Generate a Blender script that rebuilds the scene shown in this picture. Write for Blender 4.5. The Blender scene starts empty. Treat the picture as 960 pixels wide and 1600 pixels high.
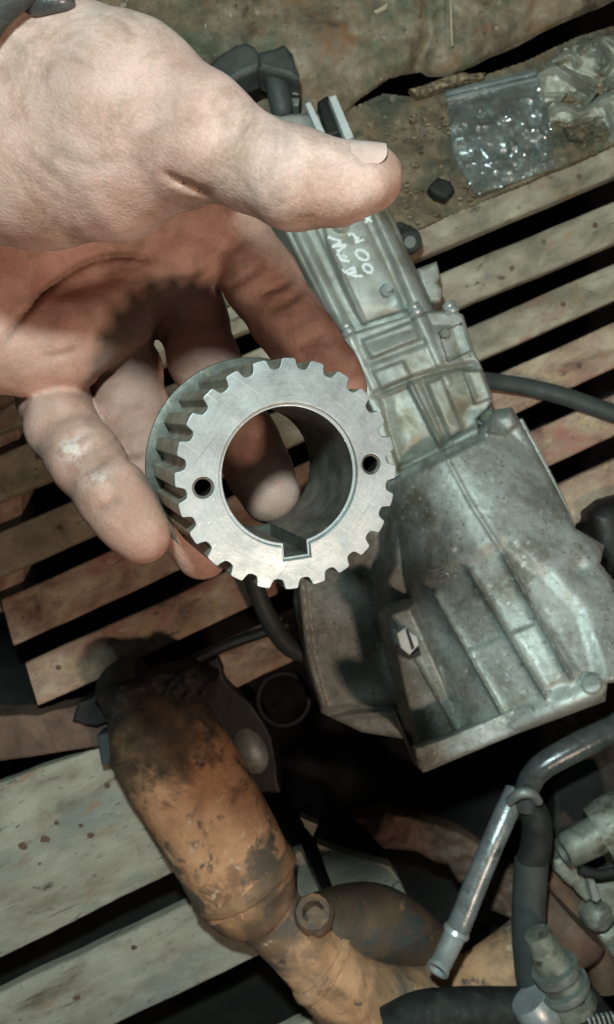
import bpy, bmesh, math, random
import numpy as np
from mathutils import Vector, Matrix

random.seed(7)
rng = np.random.default_rng(7)
SC = bpy.context.scene
COL = SC.collection
H = 1.05            # camera height above the slats, metres
F = 1256.0          # focal length in photo pixels (960 x 1600 photo)

# ------------------------------------------------------------------ camera
cam = bpy.data.cameras.new('camera')
camo = bpy.data.objects.new('camera', cam)
COL.objects.link(camo)
camo.location = (0, 0, H)
camo.rotation_euler = (0, 0, 0)
cam.sensor_fit = 'VERTICAL'
cam.sensor_height = 36
cam.lens = F / 1600 * 36
cam.clip_start = 0.02
cam.clip_end = 50
cam.dof.use_dof = True
cam.dof.focus_distance = 0.235
cam.dof.aperture_fstop = 44
SC.camera = camo

# ------------------------------------------------------------------ world and lamps
W = bpy.data.worlds.new('World')
SC.world = W
W.use_nodes = True
W.node_tree.nodes['Background'].inputs[0].default_value = (0.75, 1.0, 0.95, 1)
W.node_tree.nodes['Background'].inputs[1].default_value = 0.03

def lamp(name, target, direction, dist, size, power, color, spot=70):
    l = bpy.data.lights.new(name, 'SPOT')
    l.energy = power
    l.shadow_soft_size = size
    l.color = color
    l.spot_size = math.radians(spot)
    l.spot_blend = 0.9
    o = bpy.data.objects.new(name, l)
    COL.objects.link(o)
    d = Vector(direction).normalized()
    o.location = Vector(target) + d * dist
    o.rotation_euler = d.to_track_quat('Z', 'Y').to_euler()
    return o

GEAR_C = (-0.005, 0.010, H - 0.228)
def head_lamp():
    # small cool lamp held just above the lens; gentle falloff so that the floor stays lit
    l = bpy.data.lights.new('head_lamp', 'POINT')
    l.energy = 1.0
    l.color = (0.77, 1.0, 0.97)
    l.shadow_soft_size = 0.015
    l.use_nodes = True
    nt = l.node_tree
    em = nt.nodes['Emission']
    fo = nt.nodes.new('ShaderNodeLightFalloff')
    fo.inputs['Strength'].default_value = 1.0
    a = nt.nodes.new('ShaderNodeMath'); a.operation = 'MULTIPLY'; a.inputs[1].default_value = LIN
    nt.links.new(fo.outputs['Linear'], a.inputs[0])
    b = nt.nodes.new('ShaderNodeMath'); b.operation = 'MULTIPLY_ADD'; b.inputs[1].default_value = CON
    nt.links.new(fo.outputs['Constant'], b.inputs[0])
    nt.links.new(a.outputs[0], b.inputs[2])
    nt.links.new(b.outputs[0], em.inputs['Strength'])
    o = bpy.data.objects.new('head_lamp', l)
    COL.objects.link(o)
    o.location = (-0.03, 0.115, H + 0.003)
LIN, CON = 5.0, 27.0
head_lamp()
lamp('hand_lamp', GEAR_C, (0.53, -0.49, 0.69), 1.5, 0.065, 54, (1.0, 0.76, 0.58), 85)

SC.view_settings.view_transform = 'Standard'
SC.view_settings.look = 'None'
SC.view_settings.exposure = 0.0
SC.view_settings.gamma = 1.0
SC.render.engine = 'CYCLES'
SC.cycles.use_denoising = True

# ------------------------------------------------------------------ helpers
def P(px, py, z=0.0):
    d = H - z
    return Vector(((px - 480) * d / F, (800 - py) * d / F, z))

def R(rpx, z):
    return rpx * (H - z) / F

def new_obj(name, me, mat=None, parent=None, smooth=True):
    o = bpy.data.objects.new(name, me)
    COL.objects.link(o)
    if mat is not None:
        me.materials.clear()
        me.materials.append(mat)
    if smooth:
        me.shade_smooth() if hasattr(me, 'shade_smooth') else None
    if parent is not None:
        o.parent = parent
        o.matrix_parent_inverse = Matrix.Translation(-Vector(parent.location)) if parent.type == 'EMPTY' else Matrix.Identity(4)
    return o

def thing(name, label, cat, loc, group=None):
    o = bpy.data.objects.new(name, None)
    o.empty_display_size = 0.02
    COL.objects.link(o)
    o.location = loc
    o['label'] = label
    o['category'] = cat
    if group:
        o['group'] = group
    return o

def tag(o, label=None, cat=None, group=None, kind=None):
    if label: o['label'] = label
    if cat: o['category'] = cat
    if group: o['group'] = group
    if kind: o['kind'] = kind
    return o

def sharp(me, ang=35):
    bm = bmesh.new(); bm.from_mesh(me)
    bmesh.ops.recalc_face_normals(bm, faces=bm.faces)
    lim = math.radians(ang)
    for e in bm.edges:
        if len(e.link_faces) == 2 and e.calc_face_angle(0) > lim:
            e.smooth = False
    for f in bm.faces:
        f.smooth = True
    bm.to_mesh(me); bm.free()
    return me

def mesh_from(name, verts, faces, ang=35):
    me = bpy.data.meshes.new(name)
    me.from_pydata([tuple(v) for v in verts], [], faces)
    me.update()
    return sharp(me, ang)

def prism_mesh(name, loops, z0, z1, bevel=0.0, bres=2):
    """loops: lists of (x, y) world; first outer then holes; solid between z0 and z1 with bevelled edges."""
    cu = bpy.data.curves.new(name, 'CURVE')
    cu.dimensions = '2D'
    cu.fill_mode = 'BOTH'
    cu.extrude = max((z1 - z0) / 2 - bevel, 1e-5)
    cu.bevel_depth = bevel
    cu.bevel_resolution = bres
    cu.offset = -bevel
    for lp in loops:
        s = cu.splines.new('POLY')
        s.points.add(len(lp) - 1)
        for p, (x, y) in zip(s.points, lp):
            p.co = (x, y, 0, 1)
        s.use_cyclic_u = True
    o = bpy.data.objects.new(name, cu)
    COL.objects.link(o)
    dg = bpy.context.evaluated_depsgraph_get()
    me = bpy.data.meshes.new_from_object(o.evaluated_get(dg))
    bpy.data.objects.remove(o)
    bpy.data.curves.remove(cu)
    me.transform(Matrix.Translation((0, 0, (z0 + z1) / 2)))
    me.name = name
    bm = bmesh.new(); bm.from_mesh(me)
    bmesh.ops.remove_doubles(bm, verts=bm.verts, dist=1e-6)
    bm.to_mesh(me); bm.free()
    return sharp(me, 14)

def roughen(poly, n=4, amp=0.0):
    out = []
    for i in range(len(poly)):
        a = np.array(poly[i], float); b = np.array(poly[(i + 1) % len(poly)], float)
        for k in range(n):
            p = a + (b - a) * k / n
            if k: p = p + rng.normal(0, amp, 2)
            out.append(tuple(p))
    return out

def prism_px(name, poly, z0, z1, mat, parent=None, bevel=0.002, rough=0.0, n=4):
    if rough: poly = roughen(poly, n, rough)
    lp = [tuple(P(x, y, z1)[:2]) for x, y in poly]
    return new_obj(name, prism_mesh(name, [lp], z0, z1, bevel), mat, parent)

def catmull(pts, n):
    pts = [np.array(p, float) for p in pts]
    if len(pts) == 2:
        return [pts[0] + (pts[1] - pts[0]) * k / n for k in range(n + 1)]
    ext = [2 * pts[0] - pts[1]] + pts + [2 * pts[-1] - pts[-2]]
    out = []
    for i in range(1, len(ext) - 2):
        p0, p1, p2, p3 = ext[i - 1:i + 3]
        for k in range(n):
            t = k / n
            out.append(0.5 * ((2 * p1) + (-p0 + p2) * t + (2 * p0 - 5 * p1 + 4 * p2 - p3) * t * t + (-p0 + 3 * p1 - 3 * p2 + p3) * t ** 3))
    out.append(pts[-1])
    return out

def tube_mesh(name, pts, n=6, seg=24, smooth_path=True, lumps=0.0, inner=None, ang=40):
    """pts: (x, y, z, r) world.  inner: wall share -> open end at the last point with a bore."""
    path = catmull(pts, n) if smooth_path else [np.array(p, float) for p in pts]
    vs, fs = [], []
    T = []
    for i in range(len(path)):
        a = path[max(i - 1, 0)][:3]; b = path[min(i + 1, len(path) - 1)][:3]
        t = b - a
        T.append(t / (np.linalg.norm(t) + 1e-12))
    ref = np.array([0, 0, 1.0])
    if abs(T[0] @ ref) > 0.9: ref = np.array([1.0, 0, 0])
    u = ref - T[0] * (ref @ T[0]); u /= np.linalg.norm(u)
    rings = []
    def ring(c, r, u, w):
        idx = []
        for k in range(seg):
            a = 2 * math.pi * k / seg
            rr = r * (1 + (rng.normal(0, lumps) if lumps else 0))
            vs.append(c + rr * (math.cos(a) * u + math.sin(a) * w)); idx.append(len(vs) - 1)
        rings.append(idx)
    for i, p in enumerate(path):
        u = u - T[i] * (u @ T[i]); u /= np.linalg.norm(u)
        w = np.cross(T[i], u)
        ring(p[:3], p[3], u, w)
    if inner:
        c, r = path[-1][:3], path[-1][3]
        ring(c, r * inner, u, w)
        for q in range(1, 5):
            ring(c - T[-1] * r * 0.8 * q, r * inner * 0.98, u, w)
    for a, b in zip(rings[:-1], rings[1:]):
        for k in range(seg):
            fs.append((a[k], a[(k + 1) % seg], b[(k + 1) % seg], b[k]))
    fs.append(tuple(reversed(rings[0])))
    fs.append(tuple(rings[-1]))
    return mesh_from(name, vs, fs, ang)

def tube_px(name, pts, mat, parent=None, **kw):
    """pts: (px, py, z, r in photo pixels)"""
    w = []
    for x, y, z, r in pts:
        p = P(x, y, z); w.append((p.x, p.y, p.z, R(r, z)))
    return new_obj(name, tube_mesh(name, w, **kw), mat, parent)

def torus_mesh(name, c, axis, r, t, n=40, m=12):
    axis = Vector(axis).normalized()
    q = axis.to_track_quat('Z', 'Y').to_matrix()
    vs, fs = [], []
    for i in range(n):
        a = 2 * math.pi * i / n
        for j in range(m):
            b = 2 * math.pi * j / m
            v = Vector(((r + t * math.cos(b)) * math.cos(a), (r + t * math.cos(b)) * math.sin(a), t * math.sin(b)))
            vs.append(Vector(c) + q @ v)
    for i in range(n):
        for j in range(m):
            fs.append((i * m + j, ((i + 1) % n) * m + j, ((i + 1) % n) * m + (j + 1) % m, i * m + (j + 1) % m))
    return mesh_from(name, vs, fs, 60)

def lathe_mesh(name, c, axis, prof, n=24, hexa=False):
    """prof: (radius, height along axis)"""
    axis = Vector(axis).normalized()
    q = axis.to_track_quat('Z', 'Y').to_matrix()
    vs, fs = [], []
    for r, h in prof:
        for k in range(n):
            a = 2 * math.pi * k / n
            vs.append(Vector(c) + q @ Vector((r * math.cos(a), r * math.sin(a), h)))
    for i in range(len(prof) - 1):
        for k in range(n):
            fs.append((i * n + k, i * n + (k + 1) % n, (i + 1) * n + (k + 1) % n, (i + 1) * n + k))
    fs.append(tuple(reversed(range(n))))
    fs.append(tuple(range((len(prof) - 1) * n, len(prof) * n)))
    return mesh_from(name, vs, fs, 30)

# ---- numpy value noise
_perm = rng.random((64, 64))
def vnoise(x, y):
    xi = np.floor(x).astype(int); yi = np.floor(y).astype(int)
    fx = x - xi; fy = y - yi
    fx = fx * fx * (3 - 2 * fx); fy = fy * fy * (3 - 2 * fy)
    g = lambda a, b: _perm[a % 64, b % 64]
    return (g(xi, yi) * (1 - fx) * (1 - fy) + g(xi + 1, yi) * fx * (1 - fy) + g(xi, yi + 1) * (1 - fx) * fy + g(xi + 1, yi + 1) * fx * fy) - 0.5
def fbm(x, y, o=4):
    s, a = 0, 1.0
    for k in range(o):
        s = s + a * vnoise(x * 2 ** k + 13.7 * k, y * 2 ** k + 5.1 * k); a *= 0.5
    return s

# ------------------------------------------------------------------ materials
def nodes(name):
    m = bpy.data.materials.new(name)
    m.use_nodes = True
    nt = m.node_tree
    b = nt.nodes['Principled BSDF']
    return m, nt, b

def nz(nt, vec, scale, detail=6, rough=0.6, dist=0.0):
    n = nt.nodes.new('ShaderNodeTexNoise')
    n.inputs['Scale'].default_value = scale
    n.inputs['Detail'].default_value = detail
    n.inputs['Roughness'].default_value = rough
    n.inputs['Distortion'].default_value = dist
    nt.links.new(vec, n.inputs['Vector'])
    return n.outputs['Fac']

def ramp(nt, fac, stops, mode='LINEAR'):
    r = nt.nodes.new('ShaderNodeValToRGB')
    r.color_ramp.interpolation = mode
    e = r.color_ramp.elements
    while len(e) < len(stops): e.new(0.5)
    for el, (p, c) in zip(e, stops):
        el.position = p
        el.color = (c[0], c[1], c[2], 1) if not isinstance(c, (int, float)) else (c, c, c, 1)
    nt.links.new(fac, r.inputs[0])
    return r.outputs[0]

def mixc(nt, fac, a, b, mode='MIX'):
    m = nt.nodes.new('ShaderNodeMix')
    m.data_type = 'RGBA'
    m.blend_type = mode
    for s, v in ((m.inputs[0], fac), (m.inputs[6], a), (m.inputs[7], b)):
        if isinstance(v, bpy.types.NodeSocket): nt.links.new(v, s)
        elif isinstance(v, (int, float)): s.default_value = v
        else: s.default_value = (v[0], v[1], v[2], 1)
    return m.outputs[2]

def bump(nt, b, h, strength, dist):
    n = nt.nodes.new('ShaderNodeBump')
    n.inputs['Strength'].default_value = strength
    n.inputs['Distance'].default_value = dist
    nt.links.new(h, n.inputs['Height'])
    if b.inputs['Normal'].links:
        nt.links.new(b.inputs['Normal'].links[0].from_socket, n.inputs['Normal'])
    nt.links.new(n.outputs[0], b.inputs['Normal'])

def coords(nt, rot=0.0, scale=(1, 1, 1), seed=0.0, per_object=False):
    tc = nt.nodes.new('ShaderNodeTexCoord')
    m0 = nt.nodes.new('ShaderNodeMapping')
    m0.inputs['Rotation'].default_value = (0, 0, rot)
    nt.links.new(tc.outputs['Object'], m0.inputs['Vector'])
    mp = nt.nodes.new('ShaderNodeMapping')
    mp.inputs['Scale'].default_value = scale
    mp.inputs['Location'].default_value = (seed, seed * 0.7, seed * 1.3)
    nt.links.new(m0.outputs[0], mp.inputs['Vector'])
    return mp.outputs[0]

def mat(name, stops, scale=20, rough=(0.5, 0.7), metal=0.0, patches=(), grain=0.15, bumps=((200, 0.4, 0.001),), rot=0.0, stretch=(1, 1, 1), seed=0.0, dist=0.3, spec=0.5, cracks=None, turned=False):
    m, nt, b = nodes(name)
    v = coords(nt, rot, stretch, seed)
    n1 = nz(nt, v, scale, 7, 0.62, dist)
    c = ramp(nt, n1, stops)
    for k, (col, sc, lo, hi) in enumerate(patches):
        v2 = coords(nt, rot, stretch, seed + 3.1 + k * 1.7)
        f = ramp(nt, nz(nt, v2, sc, 8, 0.68, 0.4), [(lo, 0.0), (hi, 1.0)])
        c = mixc(nt, f, c, col)
    if cracks:
        cv = coords(nt, rot, (0.12, 1.6, 1), seed + 9)
        cf = ramp(nt, nz(nt, cv, cracks, 4, 0.6, 1.2), [(0.66, 0.0), (0.70, 0.6)])
        c = mixc(nt, cf, c, (0.03, 0.024, 0.018))
    if turned:
        tc = nt.nodes.new('ShaderNodeTexCoord')
        ml = nt.nodes.new('ShaderNodeVectorMath'); ml.operation = 'MULTIPLY'; ml.inputs[1].default_value = (1, 1, 0)
        nt.links.new(tc.outputs['Object'], ml.inputs[0])
        ln = nt.nodes.new('ShaderNodeVectorMath'); ln.operation = 'LENGTH'
        nt.links.new(ml.outputs[0], ln.inputs[0])
        cx = nt.nodes.new('ShaderNodeCombineXYZ'); nt.links.new(ln.outputs['Value'], cx.inputs[0])
        ring = nz(nt, cx.outputs[0], 2600, 3, 0.7)
        c = mixc(nt, 1.0, c, ramp(nt, ring, [(0.35, 0.86), (0.65, 1.08)]), 'MULTIPLY')
        scr = ramp(nt, nz(nt, coords(nt, 0.6, (0.12, 3.0, 1), seed), 420, 3, 0.6, 0.5), [(0.64, 0.0), (0.70, 0.7)])
        c = mixc(nt, scr, c, (0.66, 0.70, 0.71))
        scr2 = ramp(nt, nz(nt, coords(nt, -0.9, (0.10, 3.0, 1), seed + 4), 300, 3, 0.6, 0.5), [(0.65, 0.0), (0.70, 0.6)])
        c = mixc(nt, scr2, c, (0.20, 0.22, 0.22))
        bump(nt, b, ring, 0.10, 0.0003)
    if grain:
        g = ramp(nt, nz(nt, v, 900, 3, 0.7), [(0.3, 1 - grain), (0.7, 1 + grain)])
        c = mixc(nt, 1.0, c, g, 'MULTIPLY')
    nt.links.new(c, b.inputs['Base Color'])
    r = ramp(nt, nz(nt, v, scale * 2.3, 5), [(0.3, rough[0]), (0.7, rough[1])])
    nt.links.new(r, b.inputs['Roughness'])
    b.inputs['Metallic'].default_value = metal
    b.inputs['Specular IOR Level'].default_value = spec
    for sc, st, ds in bumps:
        bump(nt, b, nz(nt, v, sc, 5, 0.65), st, ds)
    return m

SL = math.radians(25)
M = {}
M['slat'] = mat('peeling_painted_wood', [(0.3, (0.12, 0.098, 0.07)), (0.5, (0.27, 0.225, 0.165)), (0.68, (0.39, 0.33, 0.245))], 22, (0.6, 0.85),
                patches=[((0.28, 0.125, 0.09), 20, 0.56, 0.70), ((0.28, 0.20, 0.10), 22, 0.56, 0.72), ((0.12, 0.10, 0.06), 9, 0.50, 0.72), ((0.06, 0.045, 0.035), 60, 0.60, 0.70)],
                rot=-SL, stretch=(0.8, 1.25, 1), cracks=50, bumps=((160, 0.5, 0.002), (700, 0.3, 0.0006)))
M['slat_red'] = mat('peeling_red_wood', [(0.3, (0.15, 0.08, 0.055)), (0.5, (0.33, 0.22, 0.155)), (0.68, (0.48, 0.38, 0.27))], 24, (0.6, 0.85),
                patches=[((0.32, 0.13, 0.095), 18, 0.50, 0.66), ((0.40, 0.29, 0.16), 34, 0.55, 0.68), ((0.07, 0.045, 0.035), 14, 0.54, 0.70), ((0.05, 0.04, 0.03), 70, 0.62, 0.70)],
                rot=-SL, stretch=(0.75, 1.25, 1), cracks=50, seed=2.0, bumps=((160, 0.5, 0.002), (700, 0.3, 0.0006)))
M['plank'] = mat('weathered_pallet_wood', [(0.3, (0.13, 0.105, 0.075)), (0.5, (0.28, 0.25, 0.195)), (0.7, (0.37, 0.335, 0.27))], 20, (0.65, 0.85),
                 patches=[((0.05, 0.042, 0.036), 40, 0.63, 0.68), ((0.17, 0.19, 0.165), 9, 0.52, 0.68), ((0.23, 0.14, 0.09), 22, 0.58, 0.72), ((0.10, 0.085, 0.065), 90, 0.60, 0.68)],
                 rot=-SL, stretch=(0.5, 1.3, 1), cracks=45, seed=5.0, bumps=((120, 0.4, 0.002), (600, 0.3, 0.0006)))
M['beam'] = mat('grimy_brown_beam', [(0.3, (0.085, 0.066, 0.042)), (0.5, (0.20, 0.152, 0.10)), (0.7, (0.33, 0.27, 0.195))], 26, (0.5, 0.75),
                patches=[((0.06, 0.034, 0.02), 11, 0.50, 0.64), ((0.40, 0.37, 0.30), 90, 0.62, 0.70), ((0.20, 0.105, 0.05), 18, 0.52, 0.68), ((0.09, 0.10, 0.06), 14, 0.54, 0.68), ((0.04, 0.03, 0.02), 110, 0.60, 0.68)],
                seed=8.0, bumps=((90, 0.6, 0.003), (500, 0.35, 0.001)))
M['dirt'] = mat('packed_oily_dirt', [(0.3, (0.065, 0.052, 0.034)), (0.5, (0.14, 0.104, 0.066)), (0.7, (0.25, 0.19, 0.12))], 26, (0.65, 0.9),
                patches=[((0.05, 0.055, 0.035), 12, 0.48, 0.62), ((0.22, 0.13, 0.07), 24, 0.54, 0.68), ((0.30, 0.24, 0.16), 70, 0.60, 0.70)], seed=11.0, bumps=((80, 0.8, 0.004), (350, 0.6, 0.0015)))
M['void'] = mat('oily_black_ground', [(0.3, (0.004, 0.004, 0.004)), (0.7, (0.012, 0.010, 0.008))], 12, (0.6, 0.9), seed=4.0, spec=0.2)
M['alu'] = mat('dirty_cast_aluminium', [(0.28, (0.20, 0.195, 0.165)), (0.46, (0.35, 0.365, 0.34)), (0.64, (0.49, 0.515, 0.49))], 16, (0.42, 0.62), 0.3,
               patches=[((0.15, 0.13, 0.085), 9, 0.50, 0.66), ((0.17, 0.165, 0.13), 190, 0.56, 0.66), ((0.50, 0.53, 0.49), 150, 0.57, 0.64), ((0.12, 0.10, 0.065), 40, 0.63, 0.72)],
               seed=1.0, grain=0.25, bumps=((320, 0.2, 0.0007), (900, 0.25, 0.0004)))
M['alu_tail'] = mat('cast_aluminium_case', [(0.28, (0.20, 0.19, 0.15)), (0.48, (0.34, 0.345, 0.31)), (0.66, (0.44, 0.45, 0.41))], 20, (0.4, 0.6), 0.3,
               patches=[((0.19, 0.16, 0.10), 12, 0.50, 0.66), ((0.10, 0.09, 0.06), 80, 0.64, 0.70)],
               seed=3.0, grain=0.2, bumps=((260, 0.3, 0.0008), (900, 0.3, 0.0005)))
M['alu_mark'] = mat('bright_bare_aluminium', [(0.3, (0.5, 0.53, 0.52)), (0.7, (0.75, 0.78, 0.77))], 60, (0.3, 0.45), 0.7, seed=2.0)
M['gear'] = mat('machined_sprocket_steel', [(0.3, (0.31, 0.37, 0.40)), (0.5, (0.40, 0.47, 0.505)), (0.7, (0.50, 0.575, 0.61))], 70, (0.34, 0.55), 0.6,
                patches=[((0.40, 0.43, 0.43), 60, 0.57, 0.72), ((0.85, 0.88, 0.88), 420, 0.70, 0.74)], grain=0.10, turned=True, seed=6.0, bumps=((260, 0.06, 0.0006), (1500, 0.14, 0.0002)))
M['gear_worn_shaded'] = mat('worn_shaded_flange', [(0.3, (0.05, 0.05, 0.04)), (0.5, (0.10, 0.10, 0.085)), (0.7, (0.17, 0.172, 0.15))], 110, (0.38, 0.58), 0.45,
                patches=[((0.20, 0.18, 0.12), 120, 0.55, 0.70)], grain=0.15, seed=9.0, bumps=((700, 0.2, 0.0004),))  # worn steel, base darkened further to stand for shade
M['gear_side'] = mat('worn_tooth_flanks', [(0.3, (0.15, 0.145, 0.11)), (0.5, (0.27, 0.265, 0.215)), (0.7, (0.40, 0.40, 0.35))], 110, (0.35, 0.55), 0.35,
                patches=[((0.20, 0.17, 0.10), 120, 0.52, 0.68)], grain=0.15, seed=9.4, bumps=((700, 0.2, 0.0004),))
M['rust'] = mat('rusted_exhaust_steel', [(0.3, (0.27, 0.125, 0.06)), (0.5, (0.52, 0.275, 0.145)), (0.7, (0.62, 0.37, 0.22))], 14, (0.65, 0.85),
                patches=[((0.10, 0.08, 0.065), 8, 0.47, 0.60), ((0.20, 0.11, 0.06), 22, 0.50, 0.64), ((0.05, 0.045, 0.04), 34, 0.58, 0.66), ((0.56, 0.40, 0.26), 50, 0.62, 0.70)],
                seed=12.0, bumps=((130, 0.5, 0.0015), (600, 0.4, 0.0006)))
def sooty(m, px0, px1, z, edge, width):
    # soot mixed with a painted cast shadow over the upper end, edge measured along the pipe
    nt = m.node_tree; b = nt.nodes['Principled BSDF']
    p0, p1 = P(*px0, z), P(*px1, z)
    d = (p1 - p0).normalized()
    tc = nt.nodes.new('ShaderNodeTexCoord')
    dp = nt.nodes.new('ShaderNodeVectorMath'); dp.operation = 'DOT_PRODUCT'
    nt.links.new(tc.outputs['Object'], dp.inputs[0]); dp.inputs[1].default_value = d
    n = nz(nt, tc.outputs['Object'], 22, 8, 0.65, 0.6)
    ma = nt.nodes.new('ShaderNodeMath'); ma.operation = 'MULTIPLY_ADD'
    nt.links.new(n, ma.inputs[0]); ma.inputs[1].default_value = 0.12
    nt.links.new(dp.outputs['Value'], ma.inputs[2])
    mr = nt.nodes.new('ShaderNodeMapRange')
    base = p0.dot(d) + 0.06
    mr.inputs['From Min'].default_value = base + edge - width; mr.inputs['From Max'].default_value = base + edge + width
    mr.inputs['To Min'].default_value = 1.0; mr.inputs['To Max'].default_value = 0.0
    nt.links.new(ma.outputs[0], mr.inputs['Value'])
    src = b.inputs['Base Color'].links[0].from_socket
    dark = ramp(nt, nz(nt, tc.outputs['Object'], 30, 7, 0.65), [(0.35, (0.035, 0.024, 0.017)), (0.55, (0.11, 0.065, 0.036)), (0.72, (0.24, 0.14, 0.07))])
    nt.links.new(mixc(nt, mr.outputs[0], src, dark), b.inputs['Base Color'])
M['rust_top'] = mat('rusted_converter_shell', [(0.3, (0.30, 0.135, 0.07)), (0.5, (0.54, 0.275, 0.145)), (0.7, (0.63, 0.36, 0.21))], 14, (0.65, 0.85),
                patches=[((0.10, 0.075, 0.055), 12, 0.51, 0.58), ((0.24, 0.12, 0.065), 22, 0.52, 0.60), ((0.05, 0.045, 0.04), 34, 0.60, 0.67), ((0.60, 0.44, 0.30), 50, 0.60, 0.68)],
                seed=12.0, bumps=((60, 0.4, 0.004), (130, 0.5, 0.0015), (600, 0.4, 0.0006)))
M['rust_cone'] = mat('scorched_outlet_cone', [(0.3, (0.06, 0.042, 0.03)), (0.5, (0.16, 0.095, 0.055)), (0.64, (0.34, 0.18, 0.095)), (0.75, (0.52, 0.30, 0.16))], 16, (0.65, 0.85),
                patches=[((0.075, 0.075, 0.07), 14, 0.52, 0.62)], seed=15.0, bumps=((130, 0.5, 0.0015), (600, 0.4, 0.0006)))
sooty(M['rust_top'], (215, 1085), (377, 1373), 0.07, 0.092, 0.014)  # upper end darkened: soot plus cast shadow put into the colour
M['rust_dark'] = mat('sooty_exhaust_steel', [(0.3, (0.03, 0.021, 0.015)), (0.5, (0.075, 0.045, 0.026)), (0.7, (0.15, 0.085, 0.042))], 16, (0.6, 0.85),
                patches=[((0.04, 0.045, 0.045), 15, 0.52, 0.62), ((0.30, 0.16, 0.07), 30, 0.62, 0.72)], seed=14.0, bumps=((130, 0.5, 0.0015), (600, 0.4, 0.0006)))
M['rubber'] = mat('dull_black_rubber', [(0.3, (0.008, 0.009, 0.009)), (0.6, (0.022, 0.024, 0.022)), (0.75, (0.05, 0.048, 0.04))], 50, (0.55, 0.8), seed=1.5, spec=0.3)
M['rubber_grey'] = mat('grey_rubber_hose', [(0.3, (0.028, 0.034, 0.034)), (0.7, (0.055, 0.064, 0.062))], 40, (0.5, 0.7), seed=2.5)
M['plastic'] = mat('dusty_black_plastic', [(0.3, (0.03, 0.034, 0.032)), (0.7, (0.075, 0.08, 0.074))], 40, (0.4, 0.6), seed=3.5)
M['blacksteel'] = mat('oily_black_steel', [(0.3, (0.004, 0.004, 0.004)), (0.7, (0.014, 0.012, 0.010))], 30, (0.45, 0.7), 0.1, seed=4.5)
M['rustframe'] = mat('brown_rusty_frame', [(0.3, (0.05, 0.028, 0.018)), (0.5, (0.11, 0.06, 0.04)), (0.7, (0.17, 0.10, 0.065))], 24, (0.6, 0.85), seed=5.5, bumps=((150, 0.6, 0.002),))
M['chrome'] = mat('scuffed_plated_steel', [(0.3, (0.36, 0.39, 0.39)), (0.7, (0.52, 0.55, 0.55))], 60, (0.25, 0.40), 0.5, seed=6.5)
M['pipe'] = mat('painted_black_pipe', [(0.3, (0.06, 0.065, 0.066)), (0.7, (0.13, 0.138, 0.138))], 60, (0.18, 0.30), 0.4, seed=7.5)
M['spout'] = mat('worn_plated_pipe', [(0.3, (0.17, 0.185, 0.19)), (0.7, (0.32, 0.345, 0.35))], 60, (0.2, 0.34), 0.45, patches=[((0.05, 0.05, 0.045), 40, 0.58, 0.70)], seed=7.7)
M['pale_metal'] = mat('pale_dull_metal', [(0.3, (0.50, 0.53, 0.53)), (0.7, (0.62, 0.65, 0.65))], 60, (0.4, 0.6), 0.1, seed=8.8)
M['soot'] = mat('thick_black_soot', [(0.3, (0.008, 0.007, 0.006)), (0.6, (0.022, 0.016, 0.012)), (0.75, (0.06, 0.035, 0.02))], 30, (0.7, 0.9), seed=14.4, bumps=((130, 0.5, 0.0015),))
M['steelgrey'] = mat('dull_grey_steel', [(0.3, (0.16, 0.175, 0.165)), (0.7, (0.30, 0.32, 0.30))], 50, (0.4, 0.6), 0.4, patches=[((0.10, 0.085, 0.05), 40, 0.56, 0.68)], seed=8.5)
M['fitting'] = mat('dirty_green_grey_fitting', [(0.3, (0.09, 0.10, 0.075)), (0.5, (0.20, 0.21, 0.17)), (0.7, (0.32, 0.33, 0.27))], 45, (0.45, 0.65), 0.25, patches=[((0.07, 0.06, 0.035), 35, 0.54, 0.66)], seed=9.5)
M['white_paint'] = mat('white_marker_paint', [(0.3, (0.72, 0.76, 0.76)), (0.7, (0.82, 0.84, 0.84))], 200, (0.5, 0.7), seed=1.2, bumps=())
M['film'] = mat('dirty_crumpled_film', [(0.3, (0.18, 0.17, 0.12)), (0.5, (0.34, 0.34, 0.28)), (0.7, (0.48, 0.49, 0.43))], 24, (0.3, 0.5), patches=[((0.13, 0.085, 0.045), 22, 0.52, 0.66)], seed=10.5)
M['flake'] = mat('dry_wood_flake', [(0.3, (0.35, 0.28, 0.18)), (0.7, (0.5, 0.42, 0.3))], 80, (0.7, 0.8), seed=2.2)
M['chips'] = mat('mixed_litter', [(0.35, (0.03, 0.022, 0.012)), (0.5, (0.13, 0.09, 0.05)), (0.65, (0.32, 0.25, 0.15))], 180, (0.6, 0.8), seed=2.9, bumps=())
M['cuff'] = mat('dark_grey_cuff_fabric', [(0.3, (0.035, 0.042, 0.04)), (0.7, (0.075, 0.085, 0.08))], 120, (0.7, 0.9), seed=3.2, bumps=((900, 0.5, 0.001),))

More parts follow.
